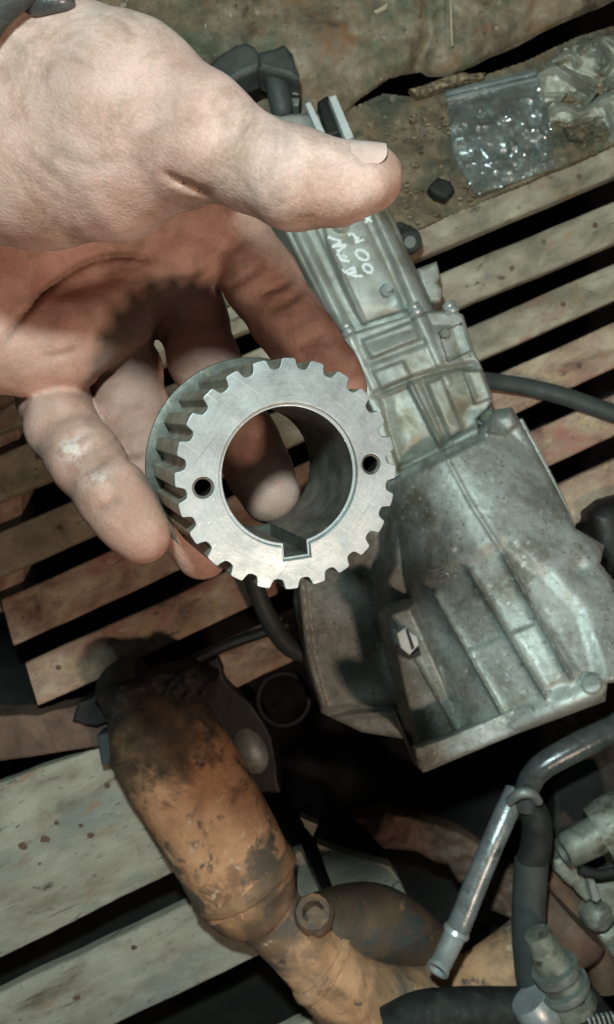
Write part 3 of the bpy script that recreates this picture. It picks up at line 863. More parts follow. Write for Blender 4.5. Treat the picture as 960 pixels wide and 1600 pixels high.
# selector lugs and block at the tail end
prism_px('selector_tab', [(477, 162), (485, 158), (509, 208), (500, 214)], 0.168, 0.178, M['pale_metal'], gb, 0.001)
prism_px('selector_tab', [(514, 151), (525, 148), (553, 213), (541, 220)], 0.172, 0.186, M['pale_metal'], gb, 0.001)
prism_px('selector_block', [(496, 158), (512, 148), (540, 206), (512, 214)], 0.10, 0.168, M['blacksteel'], gb, 0.003)

# ------------------------------------------------------------------ black connector behind the thumb
cn = thing('plug_connector', 'dusty black plastic connector hooked behind the wrist on the beam', 'connector', P(410, 120, 0.10))
prism_px('connector_arm', [(318, 104), (340, 86), (368, 68), (384, 64), (398, 70), (408, 84), (410, 104), (396, 110), (376, 118), (362, 128), (330, 142)], 0.12, 0.165, M['plastic'], cn, 0.006, 0.6, 3)
prism_px('connector_head', [(402, 80), (424, 74), (446, 68), (458, 82), (466, 108), (468, 122), (446, 118), (424, 112), (404, 106)], 0.12, 0.172, M['plastic'], cn, 0.006, 0.6, 3)
tube_px('cable_boot', [(428, 112, 0.15, 17), (434, 138, 0.15, 18), (440, 166, 0.145, 18), (443, 176, 0.14, 15)], M['rubber_grey'], cn)
tube_px('boot_ring', [(440, 172, 0.143, 17), (446, 186, 0.135, 15)], M['rubber'], cn)
for k, (y0, y1) in enumerate(((122, 134), (138, 148), (152, 166))):
    prism_px('contact', [(456, y0), (468, y0 + 1), (467, y1), (457, y1 - 1)], 0.115, 0.14, M['fitting'], cn, 0.001)
prism_px('connector_web', [(358, 112), (420, 104), (412, 126), (384, 140), (352, 128)], 0.10, 0.13, M['blacksteel'], cn, 0.003)

# ------------------------------------------------------------------ hoses
def top_tube(name, pts, mat_, label, cat, **kw):
    o = tube_px(name, pts, mat_, None, **kw)
    return tag(o, label, cat)
top_tube('rubber_hose', [(740, 592, 0.05, 13), (785, 598, 0.035, 13), (830, 606, 0.026, 13.5), (880, 619, 0.022, 14), (930, 636, 0.02, 14), (1010, 664, 0.018, 14)], M['rubber_grey'],
         'dull black hose running over the slats to the right of the gearbox', 'hose')
top_tube('bent_hose', [(388, 880, 0.05, 14), (402, 925, 0.045, 14), (420, 965, 0.04, 14.5), (440, 998, 0.04, 15), (462, 1016, 0.04, 15), (500, 1024, 0.04, 15)], M['rubber_grey'],
         'short bent grey hose entering the left side of the bell housing', 'hose')
tag(new_obj('sealing_ring', torus_mesh('sealing_ring', P(443, 1092, 0.0), (0.12, 0.1, 1), R(40, 0.0), R(4.2, 0.0)), M['rubber']), 'thin black rubber ring lying under the bell housing edge', 'ring')

# ------------------------------------------------------------------ black frame bits between slats and exhaust
lm = relief('sooty_hanger', [(150, 1092), (176, 1066), (236, 1050), (300, 1040), (338, 1064), (330, 1096), (290, 1112), (262, 1104), (232, 1098), (205, 1112), (188, 1136), (168, 1130)],
            lambda X, Y, D: 0.075 + 0.03 * np.sqrt(np.clip(1 - np.clip(1 - D / 26, 0, 1) ** 2, 0, 1)) + 0.014 * fbm(X / 18, Y / 18, 3), 0.02, M['soot'], None, 2.5)
tag(lm, 'sooty black lumpy hanger wrapped over the exhaust inlet', 'hanger')
fr = thing('steel_bracket', 'oily black steel bracket and rod beside the top of the rusty exhaust', 'bracket', P(280, 1080, -0.06))
prism_px('bracket_plate', [(262, 1060), (340, 1026), (352, 1062), (392, 1098), (425, 1152), (440, 1240), (360, 1240), (300, 1160), (270, 1110)], -0.06, 0.018, M['blacksteel'], fr, 0.004, 1.2)
tube_px('rod', [(150, 1092, 0.03, 9), (260, 1052, 0.035, 9), (350, 1010, 0.035, 9), (450, 975, 0.03, 9)], M['blacksteel'], fr)
prism_px('bracket_tab', [(120, 1098), (178, 1080), (196, 1120), (150, 1136), (112, 1128)], -0.04, 0.012, M['blacksteel'], fr, 0.003, 1.0)
prism_px('side_plate', [(-60, 1120), (60, 1118), (150, 1096), (230, 1080), (250, 1150), (150, 1168), (-60, 1200)], -0.075, -0.012, M['rustframe'], fr, 0.004, 1.5)
tag(prism_px('grey_plug', [(150, 1150), (174, 1143), (182, 1192), (158, 1197)], -0.03, 0.03, M['rubber_grey'], None, 0.004), 'small grey rubber plug beside the sooty exhaust inlet', 'plug')
o = tube_px('round_plug', [(372, 1128, -0.02, 14), (384, 1148, 0.0, 27), (400, 1180, 0.0, 30), (412, 1206, -0.02, 22)], M['steelgrey'], None)
tag(o, 'smooth round grey plug half hidden in shadow beside the converter', 'plug')

# ------------------------------------------------------------------ rusty exhaust with catalytic converter
ex = thing('exhaust_pipe', 'rust orange exhaust with a swollen catalytic converter and soot patches', 'exhaust', P(330, 1320, 0.0))
tube_px('inlet_pipe', [(190, 1062, 0.04, 44), (204, 1080, 0.055, 46), (214, 1092, 0.06, 52)], M['soot'], ex, lumps=0.004)
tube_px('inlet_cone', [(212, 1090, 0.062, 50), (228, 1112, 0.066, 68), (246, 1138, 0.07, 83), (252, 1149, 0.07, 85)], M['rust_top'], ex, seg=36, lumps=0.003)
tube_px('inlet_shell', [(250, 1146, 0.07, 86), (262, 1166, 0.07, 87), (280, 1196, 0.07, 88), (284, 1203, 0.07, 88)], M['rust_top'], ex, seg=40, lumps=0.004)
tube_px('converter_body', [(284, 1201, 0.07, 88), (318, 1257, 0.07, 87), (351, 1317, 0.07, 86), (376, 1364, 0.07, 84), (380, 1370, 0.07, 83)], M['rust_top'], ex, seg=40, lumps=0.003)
tube_px('weld_seam', [(376, 1363, 0.07, 83), (381, 1371, 0.07, 87), (385, 1379, 0.07, 86), (388, 1385, 0.07, 81)], M['rust_cone'], ex, seg=40, lumps=0.006)
tube_px('outlet_cone', [(384, 1376, 0.07, 82), (394, 1394, 0.069, 78), (406, 1410, 0.068, 68), (420, 1427, 0.066, 55), (430, 1437, 0.066, 51)], M['rust_cone'], ex, seg=36, lumps=0.003)
tube_px('outlet_pipe', [(426, 1433, 0.066, 52), (461, 1469, 0.064, 51), (490, 1498, 0.062, 53), (506, 1514, 0.062, 55)], M['rust'], ex, seg=36, lumps=0.003)
tube_px('weld_seam', [(496, 1504, 0.062, 56), (504, 1512, 0.062, 60.5), (512, 1519, 0.062, 57)], M['rust'], ex, seg=40, lumps=0.012)
tube_px('elbow_pipe', [(505, 1513, 0.062, 57), (540, 1546, 0.058, 60), (590, 1566, 0.05, 58), (660, 1566, 0.04, 50), (730, 1545, 0.035, 46), (800, 1500, 0.03, 45), (850, 1456, 0.03, 44), (880, 1424, 0.03, 44)], M['rust'], ex, seg=36, lumps=0.003, n=8)
tube_px('branch_pipe', [(470, 1478, 0.03, 62), (530, 1452, 0.015, 62), (590, 1446, 0.0, 60), (650, 1478, -0.02, 52), (690, 1520, -0.03, 44)], M['rust_dark'], ex, seg=32, lumps=0.003)
tube_px('sensor_boss', [(491, 1431, 0.080, 31), (490, 1428, 0.094, 30), (489, 1425, 0.099, 26)], M['rust'], ex, seg=28, lumps=0.035, inner=0.66, smooth_path=False)
fo = tube_px('pipe_flange', [(866, 1458, 0.03, 62), (884, 1440, 0.03, 66), (896, 1428, 0.03, 62)], M['rustframe'], ex, seg=40)
tube_px('flange_gasket', [(858, 1466, 0.03, 58), (866, 1458, 0.03, 60)], M['fitting'], ex, seg=40)

# ------------------------------------------------------------------ broken board and rusty frame between exhaust and pipe
bb = thing('broken_board', 'small tan broken board corner showing between exhaust and black frame', 'board', P(560, 1350, -0.12))
k = lambda pts: [(400 + x / 3, 1220 + y / 3) for x, y in pts]
prism_px('board', k([(285, 296), (350, 322), (480, 362), (630, 402), (655, 440), (672, 470), (610, 510), (550, 542), (520, 590), (380, 560), (330, 420)]), -0.10, -0.075, M['plank'], bb, 0.001, 0.5)
prism_px('splinter', k([(612, 512), (676, 478), (702, 530), (726, 575), (770, 622), (830, 690), (800, 690), (740, 620), (680, 570)]), -0.10, -0.078, M['plank'], bb, 0.001, 0.5)
prism_px('splinter', k([(208, 172), (292, 206), (268, 262), (230, 220)]), -0.10, -0.078, M['plank'], bb, 0.001, 0.4)
sf = relief('rusty_frame', [(555, 1280), (600, 1268), (650, 1278), (720, 1300), (780, 1340), (830, 1380), (830, 1450), (790, 1432), (760, 1420), (740, 1388), (716, 1378), (700, 1352), (676, 1346), (650, 1330), (600, 1326)],
            lambda X, Y, D: -0.06 + 0.012 * fbm(X / 25, Y / 25), -0.10, M['rustframe'], None, 3.0, 10, 0.01)
tag(sf, 'brown rusty frame plate behind the plated coolant pipe', 'frame')

# ------------------------------------------------------------------ coolant pipe and hose
cp = thing('coolant_pipe', 'black bent coolant pipe with a shiny plated spout pointing down left', 'pipe', P(790, 1300, 0.12))
tube_px('upper_pipe', [(1010, 1112, 0.13, 21), (950, 1142, 0.14, 21), (895, 1170, 0.145, 21), (850, 1196, 0.145, 20), (828, 1222, 0.14, 19), (818, 1260, 0.13, 19)], M['pipe'], cp)
tube_px('spout', [(806, 1236, 0.12, 17), (792, 1268, 0.13, 18), (770, 1318, 0.14, 18), (745, 1378, 0.145, 18.5), (722, 1436, 0.15, 18.5), (715, 1452, 0.15, 18.5)], M['spout'], cp)
tube_px('spout_bead', [(716, 1449, 0.15, 18.5), (713.5, 1455, 0.15, 21.5), (711, 1461, 0.15, 18.5)], M['chrome'], cp, smooth_path=False)
tube_px('spout_end', [(712, 1458, 0.15, 17.5), (698, 1488, 0.164, 16.7), (688, 1508, 0.174, 16.5), (685, 1513, 0.1775, 18.8), (683, 1517, 0.1795, 18.2)], M['chrome'], cp, smooth_path=False, inner=0.74)
tube_px('clamp_strap', [(796, 1252, 0.148, 7), (812, 1240, 0.162, 8), (830, 1240, 0.162, 8), (842, 1252, 0.150, 7)], M['steelgrey'], cp)
top_tube('heater_hose', [(822, 1246, 0.12, 19), (838, 1280, 0.125, 23), (838, 1320, 0.125, 24), (832, 1344, 0.125, 24), (831.5, 1346, 0.125, 24)], M['rubber'], 'short thick black sleeve where the two pipes meet', 'sleeve')
top_tube('drop_hose', [(831, 1344, 0.125, 26), (828, 1390, 0.125, 26), (826, 1450, 0.125, 26), (829, 1510, 0.125, 25), (838, 1566, 0.12, 25)], M['rubber_grey'], 'grey black hose hanging straight down beside the brass fitting', 'hose')
top_tube('lower_hose', [(610, 1612, 0.12, 36), (660, 1588, 0.12, 36), (730, 1582, 0.12, 36), (800, 1580, 0.12, 34), (850, 1574, 0.12, 30)], M['rubber'], 'thick black hose crossing the bottom edge under the exhaust elbow', 'hose')

# ------------------------------------------------------------------ brass valve fitting, bottom right
vf = thing('valve_fitting', 'dirty brass valve fitting with clamp rings at the lower right corner', 'fitting', P(890, 1540, 0.12))
tube_px('valve_cap', [(840, 1458, 0.175, 21), (846, 1470, 0.175, 22), (850, 1478, 0.175, 22)], M['fitting'], vf, smooth_path=False)
tube_px('valve_neck', [(848, 1474, 0.17, 24), (862, 1504, 0.17, 27), (868, 1514, 0.17, 29)], M['fitting'], vf, smooth_path=False)
tube_px('valve_collar', [(866, 1510, 0.17, 38), (870, 1518, 0.17, 38), (873, 1524, 0.17, 36)], M['steelgrey'], vf, smooth_path=False)
tube_px('valve_body', [(872, 1520, 0.165, 33), (886, 1548, 0.16, 35), (898, 1574, 0.155, 37)], M['fitting'], vf, smooth_path=False)
tube_px('valve_collar', [(880, 1538, 0.165, 41), (884, 1545, 0.165, 41), (887, 1550, 0.165, 39)], M['steelgrey'], vf, smooth_path=False)
tube_px('valve_base', [(896, 1570, 0.15, 44), (912, 1602, 0.15, 50), (930, 1640, 0.14, 52)], M['rubber'], vf, smooth_path=False)
cb = tube_px('clamp_band', [(826, 1560, 0.155, 30), (832, 1568, 0.155, 34), (848, 1590, 0.155, 34), (853, 1597, 0.155, 30)], M['chrome'], vf, smooth_path=False)
for q in range(9):
    a = -0.9 + q * 0.2
    x0, y0 = 918 + q * 7.5, 1592 - q * 1.2
    prism_px('clamp_thread', [(x0, y0), (x0 + 3.6, y0 - 0.6), (x0 + 9, y0 + 16), (x0 + 5.4, y0 + 17)], 0.20, 0.206, M['chrome'], vf, 0.0006)
# ------------------------------------------------------------------ fittings at the right edge
ef = thing('engine_fitting', 'cluster of dirty green grey sensor housings at the right edge', 'fitting', P(930, 1350, 0.0))
prism_px('housing_plate', [(862, 1225), (900, 1180), (1010, 1130), (1010, 1620), (940, 1480), (900, 1400), (868, 1340)], -0.09, -0.02, M['blacksteel'], ef, 0.006, 1.5)
tube_px('sensor_body', [(884, 1330, 0.07, 24), (890, 1327, 0.07, 27), (915, 1314, 0.07, 28), (938, 1302, 0.07, 29)], M['fitting'], ef, smooth_path=False)
tube_px('sensor_socket', [(890, 1328, 0.07, 22), (880, 1333, 0.072, 23)], M['fitting'], ef, smooth_path=False, inner=0.6)
tube_px('sensor_shoulder', [(934, 1304, 0.06, 42), (960, 1290, 0.06, 46), (985, 1276, 0.05, 46)], M['fitting'], ef)
prism_px('arm_plate', [(866, 1346), (888, 1336), (904, 1352), (918, 1376), (930, 1404), (918, 1412), (890, 1384), (868, 1362)], 0.0, 0.05, M['fitting'], ef, 0.005, 0.8)
tube_px('wire', [(905, 1358, 0.07, 8), (940, 1366, 0.07, 8), (990, 1352, 0.07, 8)], M['rubber'], ef)
tube_px('round_boss', [(924, 1424, 0.02, 22), (936, 1432, 0.04, 24), (946, 1440, 0.05, 16)], M['fitting'], ef)
prism_px('clip_lever', [(918, 1372), (928, 1370), (940, 1404), (934, 1412), (926, 1408)], 0.05, 0.062, M['steelgrey'], ef, 0.002)
prism_px('lower_lobe', [(930, 1384), (975, 1372), (985, 1430), (950, 1452), (934, 1430)], -0.01, 0.035, M['fitting'], ef, 0.008, 1.0)
prism_px('lower_lobe', [(936, 1462), (990, 1440), (1000, 1510), (960, 1500)], -0.02, 0.02, M['fitting'], ef, 0.008, 1.0)
rb = tube_px('rust_strut', [(852, 1370, 0.0, 20), (890, 1410, 0.0, 21), (925, 1470, 0.0, 22), (950, 1540, 0.0, 24)], M['rustframe'], None)
tag(rb, 'brown rusty strut running behind the brass fitting', 'strut')
# darker machine parts at the right of the bell
dk = relief('axle_stub', [(915, 800), (940, 780), (1010, 760), (1010, 900), (950, 900), (925, 860)], lambda X, Y, D: 0.02 + 0.03 * np.sqrt(np.clip(1 - np.clip(1 - D / 40, 0, 1) ** 2, 0, 1)), -0.05, M['blacksteel'], None, 3)
tag(dk, 'dark round metal stub sticking out right of the bell housing', 'stub')

# ------------------------------------------------------------------ zip bag and litter on the ledge
bagroot = thing('zip_bag', 'clear crumpled zip lock plastic bag lying on the oily dirt', 'plastic bag', P(780, 205, 0.03))
def bag():
    n, m = 64, 78
    c00, c10, c11, c01 = np.array([697., 141]), np.array([838., 107]), np.array([867., 262]), np.array([744., 306])
    lf = [np.array(p) for p in ((697., 141), (703., 200), (710., 246), (726., 276), (744., 306))]
    vs, fs = [], []
    uu = np.linspace(0, 1, n); vv = np.linspace(0, 1, m)
    U, V = np.meshgrid(uu, vv, indexing='ij')
    q = V * 4; i = np.minimum(q.astype(int), 3); f = q - i
    lf = np.array(lf)
    L = lf[i] * (1 - f)[..., None] + lf[i + 1] * f[..., None]
    Rr = np.array([838., 107]) * (1 - V)[..., None] + np.array([867., 262]) * V[..., None] + np.stack([6 * np.sin(V * 3.1), 0 * V], -1)
    XY = L * (1 - U)[..., None] + Rr * U[..., None]
    X, Y = XY[..., 0] + 1.5 * fbm(U * 9, V * 9), XY[..., 1] + 1.5 * fbm(U * 9 + 4, V * 9)
    # faceted crumple: ridged noise
    cr = np.abs(fbm(X / 34 + 1, Y / 34 + 2, 2)) * 0.050 + np.abs(fbm(X / 15 + 9, Y / 15, 1)) * 0.014
    cr *= sst(V, 0.10, 0.28)
    puff = 0.012 * np.sin(np.pi * np.clip(U, 0, 1)) * np.sin(np.pi * V)
    Z = 0.034 + cr + puff - 0.010 * V
    for a in range(n):
        for b in range(m):
            vs.append(P(X[a, b], Y[a, b], Z[a, b]))
    top = len(vs)
    for a in range(n):
        for b in range(m):
            p = P(X[a, b], Y[a, b], Z[a, b] - 0.0015 - 0.5 * puff[a, b] - 0.3 * cr[a, b]); vs.append(p)
    for a in range(n - 1):
        for b in range(m - 1):
            f4 = (a * m + b, a * m + b + 1, (a + 1) * m + b + 1, (a + 1) * m + b)
            fs.append(f4); fs.append(tuple(top + q for q in reversed(f4)))
    me = mesh_from('film', vs, fs, 28)
    return me
new_obj('film', bag(), M['bag'], bagroot, smooth=False)
def strip(name, a, b, w, z0, z1, mat_, par):
    a = np.array(a, float); b = np.array(b, float); d = (b - a) / np.linalg.norm(b - a); nn = np.array([-d[1], d[0]]) * w
    return prism_px(name, [tuple(a - nn), tuple(b - nn), tuple(b + nn), tuple(a + nn)], z0, z1, mat_, par, 0.0004)
strip('zip_strip', (697, 147), (838, 114), 2.2, 0.036, 0.0385, M['bag_strip'], bagroot)
strip('zip_strip', (698, 155), (839, 123), 2.2, 0.036, 0.0385, M['bag_strip'], bagroot)

def crumple(name, poly, z, folds, mat_, label, cat, seed):
    def hf(X, Y, D):
        Z = z + 0.004 * sst(D, 0, 8) + 0.008 * np.abs(fbm(X / 24 + seed, Y / 24 + seed, 2)) + 0.003 * fbm(X / 9 + seed, Y / 9, 2)
        for pts, h_, w_ in folds:
            d = line_d(X, Y, catmull([np.array(p, float) for p in pts], 4))
            Z = np.maximum(Z, z + h_ * np.clip(1 - d / w_, 0, 1) ** 0.8 + 0.004 * fbm(X / 12 + seed, Y / 12, 2))
        return Z
    return tag(relief(name, roughen(poly, 4, 2.2), hf, 0.010, mat_, None, 1.6), label, cat)
crumple('plastic_scrap', [(838, 122), (852, 108), (866, 98), (900, 112), (930, 128), (936, 142), (918, 150), (890, 138), (880, 152), (850, 160), (840, 150)], 0.024,
        [([(846, 112), (868, 104), (886, 116), (906, 128), (930, 142)], 0.034, 13), ([(842, 150), (862, 148), (884, 150)], 0.016, 7), ([(850, 116), (846, 140)], 0.018, 8)], M['film'], 'crumpled dirty film with a pale raised fold right of the zip bag', 'scrap', 1.0)
crumple('paper_scrap', [(856, 96), (880, 80), (905, 70), (930, 60), (975, 52), (1000, 100), (975, 126), (950, 132), (925, 122), (890, 108)], 0.024,
        [([(908, 80), (926, 68), (944, 76), (954, 96), (944, 112)], 0.034, 9), ([(922, 88), (936, 84), (938, 100)], 0.022, 6), ([(866, 96), (892, 86), (904, 100)], 0.020, 10), ([(950, 60), (980, 80)], 0.026, 12), ([(956, 126), (985, 108)], 0.022, 9)], M['film'], 'crumpled pale rag curled against the beam at the right edge', 'rag', 4.0)
crumple('foil_scrap', [(856, 168), (875, 160), (910, 166), (925, 160), (935, 178), (910, 186), (880, 192), (862, 190)], 0.022,
        [([(858, 178), (880, 168), (904, 176)], 0.018, 9), ([(900, 184), (922, 168)], 0.016, 8)], M['film'], 'small grey film shred lying below the crumpled film', 'scrap', 7.0)
crumple('film_scrap', [(934, 150), (960, 140), (1000, 150), (1000, 215), (962, 208), (945, 190), (930, 176)], 0.022,
        [([(936, 160), (960, 150), (990, 160)], 0.022, 10), ([(950, 166), (958, 186), (966, 204)], 0.024, 9), ([(972, 170), (990, 200)], 0.018, 10)], M['film'], 'translucent grey film piece cut by the right edge below the rag', 'scrap', 9.0)
tag(prism_px('rag_strip', roughen([(640, 138), (700, 118), (760, 112), (756, 122), (700, 134), (652, 150)], 3, 2.0), 0.02, 0.034, M['chips'], None, 0.002), 'brown torn strip lying above the zip bag', 'strip')
for poly_, lb in (([(880, 200), (912, 192), (930, 206), (912, 222), (886, 218)], 'dull clod between the zip bag and the right edge'),):
    hf_ = lambda X, Y, D: 0.018 + 0.016 * np.sqrt(np.clip(1 - np.clip(1 - D / 12, 0, 1) ** 2, 0, 1)) + 0.012 * fbm(X / 10, Y / 10, 3)
    tag(relief('dirt_clod', roughen(roughen(poly_, 2, 1.6), 3, 0.8), hf_, 0.005, M['dirt'], None, 1.8), lb, 'clod')
tag(prism_px('rubber_lump', [(670, 292), (684, 276), (706, 282), (712, 296), (698, 310), (680, 304)], 0.018, 0.04, M['rubber'], None, 0.004, 0.8), 'small black rubber lump on the dirt near the thumb tip', 'lump')
st = tube_px('dry_straw', [(706, -20, 0.065, 1.6), (705, 20, 0.066, 1.8), (707, 72, 0.062, 1.6)], M['flake'], None)
tag(st, 'thin pale straw hanging over the brown beam at the top', 'straw')
tag(prism_px('wood_flake', [(584, 17), (596, 10), (607, 4), (604, 13), (590, 20)], 0.062, 0.066, M['flake'], None, 0.0006), 'pale wood flake lying on the brown beam', 'flake')
# loose chips in the dirt
vs, fs = [], []
def chip(px, py, z, s):
    b = len(vs); a = random.random() * 6.3
    c = P(px, py, z)
    for k in range(5):
        r = s * random.uniform(.5, 1.2); q = a + k * 1.256
        vs.append(c + Vector((r * math.cos(q), r * .55 * math.sin(q), random.uniform(-.2, .5) * s)))
        vs.append(vs[-1] + Vector((0, 0, -0.4 * s)))
    fs.append(tuple(b + 2 * k for k in range(5)))
    for k in range(5):
        fs.append((b + 2 * k, b + 2 * k + 1, b + 2 * ((k + 1) % 5) + 1, b + 2 * ((k + 1) % 5)))
for _ in range(420):
    t = random.random()
    x = 560 + t * 420; y0 = 182 - (x - 640) * 0.37; y1 = 372 - (x - 620) * 0.43
    y = y0 + random.random() ** 1.4 * (y1 - y0)
    chip(x, y, 0.018 + 0.004 * random.random(), random.uniform(0.0012, 0.005))
me = mesh_from('litter_chips', vs, fs)
tag(new_obj('litter_chips', me, M['chips']), 'small brown chips and flakes scattered on the dirt ledge', 'litter', kind='stuff')

# ------------------------------------------------------------------ hand (signed distance field -> one continuous skin)
def J(px, py, d):
    return np.array([(px - 480) * d / F, (800 - py) * d / F, -d])     # millimetres, camera space

def build_hand():
    h = 1.0
    gx = np.arange(-150, 36, h); gy = np.arange(-36, 172, h); gz = np.arange(-326, -164, h)
    X, Y, Z = np.meshgrid(gx.astype(np.float32), gy.astype(np.float32), gz.astype(np.float32), indexing='ij')
    PX = 480 + X * F / (-Z); PY = 800 - Y * F / (-Z); Dp = -Z
    def cap(a, b, ra, rb):
        ba = b - a
        t = np.clip(((X - a[0]) * ba[0] + (Y - a[1]) * ba[1] + (Z - a[2]) * ba[2]) / float(ba @ ba + 1e-9), 0, 1)
        return np.sqrt((X - a[0] - t * ba[0]) ** 2 + (Y - a[1] - t * ba[1]) ** 2 + (Z - a[2] - t * ba[2]) ** 2) - (ra + (rb - ra) * t)
    def chain(pts, k=2.0):
        s = None
        for (a, ra), (b, rb) in zip(pts[:-1], pts[1:]):
            c = cap(a, b, ra, rb)
            s = c if s is None else smin(s, c, k)
        return s
    def smin(a, b, k):
        hh = np.clip(k - np.abs(a - b), 0, None) / k
        return np.minimum(a, b) - hh * hh * k * 0.25
    def ball(p, r): return np.sqrt((X - p[0]) ** 2 + (Y - p[1]) ** 2 + (Z - p[2]) ** 2) - r
    # thumb and thenar
    th = chain([(J(-260, 60, 222), 27), (J(60, 112, 200), 18.8), (J(205, 164, 190), 18.0), (J(312, 211, 186), 13.0), (J(392, 254, 185), 10.0),
                (J(462, 280, 184), 9.9), (J(528, 287, 183), 8.4), (J(578, 279, 182), 7.1)], 3)
    th = smin(th, chain([(J(-260, 240, 232), 24.5), (J(60, 252, 204), 20.0), (J(182, 262, 199), 15.6), (J(248, 244, 196), 10.0)], 6), 14)
    th = smin(th, chain([(J(-260, 150, 255), 26), (J(60, 200, 240), 20), (J(220, 225, 230), 16), (J(280, 250, 250), 15)], 6), 12)
    th = smin(th, ball(J(455, 282, 181), 8.2), 6)
    # palm
    pm = chain([(J(-260, 220, 262), 26), (J(60, 260, 274), 20), (J(355, 372, 294), 14.5)], 6)
    pm = smin(pm, chain([(J(-220, 300, 266), 24), (J(60, 360, 282), 18), (J(275, 432, 300), 14.5)], 6), 12)
    pm = smin(pm, chain([(J(-220, 400, 262), 22), (J(20, 440, 280), 17), (J(190, 500, 294), 14)], 6), 12)
    pm = smin(pm, chain([(J(-220, 460, 256), 22), (J(-40, 500, 268), 19), (J(85, 552, 276), 14)], 6), 12)
    # distal palm pads
    pm = smin(pm, chain([(J(-40, 560, 266), 11), (J(40, 552, 267), 12.5), (J(108, 538, 270), 12.8), (J(192, 492, 279), 11.5)], 4), 7)
    pm = smin(pm, chain([(J(225, 448, 285), 10.5), (J(290, 396, 288), 10.5)], 4), 7)
    hand = smin(pm, th, 8)
    fingers = [
        [(J(372, 384, 295), 13.8), (J(446, 496, 288), 12.8), (J(505, 575, 285), 11.2), (J(533, 612, 282), 9.0)],
        [(J(284, 440, 312), 13.0), (J(318, 560, 296), 12.8), (J(384, 690, 282), 11.4), (J(424, 774, 277.5), 10.2)],
        [(J(186, 520, 310), 13.0), (J(208, 640, 286), 12.4), (J(262, 768, 269), 10.8), (J(316, 862, 270.5), 9.4)],
        [(J(74, 580, 302), 12.5), (J(98, 668, 271), 11.8), (J(176, 772, 252), 10.9), (J(222, 836, 250), 9.0)],
    ]
    res = None
    for fch in fingers:
        c = chain(fch, 3.0)
        # finger pads: slight swelling between the joints
        for (a, ra), (b, rb) in zip(fch[:-1], fch[1:]):
            m = (a + b) / 2 + np.array([0, 0, 1.6])
            c = smin(c, ball(m, (ra + rb) / 2 * 0.93), 6)
        j = smin(hand, c, 3.0)
        res = j if res is None else smin(res, j, 0.8)
    S = res
    # creases (real grooves): projected along the line of sight, limited to the near skin
    crease = np.zeros_like(S)
    def groove(pts, w, depth, d0, d1):
        taper = len(pts) > 2
        nonlocal S, crease
        pts = [np.array(p, float) for p in pts]
        path = catmull(pts, 5) if len(pts) > 2 else pts
        m = (Dp > d0) & (Dp < d1) & (np.abs(S) < 6)
        xs, ys = PX[m], PY[m]
        d = np.full(xs.shape, 1e9)
        gq = np.zeros(xs.shape)
        L_ = len(path) - 1
        for q, (a, b) in enumerate(zip(path[:-1], path[1:])):
            wt = min(1.0, 0.25 + 3.0 * min(q, L_ - 1 - q) / L_) if taper else 1.0
            d1_ = seg_d(xs, ys, a, b)
            gq = np.maximum(gq, wt * np.exp(-(d1_ / w) ** 2))
        S[m] += depth * gq
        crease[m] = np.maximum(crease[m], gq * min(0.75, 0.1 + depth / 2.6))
    groove([(-40, 580), (0, 538), (27, 504), (60, 468), (95, 436), (138, 411), (183, 400), (225, 404), (262, 412)], 5, 2.3, 235, 304)      # heart line
    groove([(190, 500), (215, 462), (250, 440), (300, 436), (322, 424), (345, 398)], 4, 1.0, 255, 310)
    groove([(228, 372), (300, 376), (345, 398), (390, 372)], 6, 0.5, 255, 310)
    groove([(240, 560), (242, 520), (250, 470)], 4, 1.0, 262, 312)
    groove([(262, 273), (282, 284), (310, 296), (330, 303)], 4.5, 1.8, 155, 215)                                                        # thumb web crease
    groove([(250, 262), (270, 276), (296, 290)], 3, 0.8, 155, 215)
    for k, x in enumerate((416, 428, 441, 452)):
        groove([(x, 180 + k * 6), (x + 3, 208 + k * 6), (x + 2, 244 + k * 4)], 4.0, 0.7, 160, 200)
    groove([(536, 226), (534, 240), (541, 256)], 2.4, 0.5, 160, 195)
    groove([(132, 706), (165, 700), (196, 676)], 3.5, 0.7, 235, 275); groove([(140, 716), (178, 712), (205, 694)], 3, 0.5, 235, 275)         # little finger folds
    groove([(60, 664), (100, 656), (140, 640)], 3.5, 0.6, 235, 285)
    groove([(186, 690), (210, 678), (232, 668)], 3.5, 0.8, 250, 285)                                                                      # ring finger fold
    groove([(395, 442), (440, 430), (470, 412)], 3.5, 0.45, 262, 310); groove([(430, 522), (470, 505), (500, 486)], 3, 0.4, 262, 310)
    groove([(0, 250), (60, 290), (110, 330)], 4, 0.35, 160, 215); groove([(20, 215), (70, 262), (128, 318)], 3, 0.3, 160, 215)
    groove([(345, 312), (395, 326), (440, 334)], 3, 0.3, 160, 200)
    for (x, y, dx, dy, d0, d1) in ((120, 742, 46, -22, 232, 275), (95, 690, 50, -14, 240, 280), (148, 800, 40, -26, 232, 272), (196, 720, 40, -14, 250, 285), (180, 640, 46, -12, 255, 296),
                                   (404, 462, 60, -34, 262, 312), (420, 484, 62, -36, 262, 312), (452, 548, 56, -28, 262, 310), (352, 452, 60, -40, 262, 312), (150, 590, 50, -22, 240, 290), (30, 470, 60, -30, 245, 290), (60, 560, 70, -20, 240, 285)):
        groove([(x, y), (x + dx * 0.5 + 3, y + dy * 0.5 + 3), (x + dx, y + dy)], 5.0, 1.15, d0 - 10, d1)
    groove([(540, 216), (541, 232), (547, 250), (558, 260), (584, 262), (610, 258)], 3.0, 0.5, 160, 196)
    for k in range(9):
        x = 210 + 27 * k; y = 120 + 9 * k
        groove([(x, y), (x + 6, y + 28), (x + 4, y + 60 - 2 * k)], 4.0, 0.3, 155, 205)
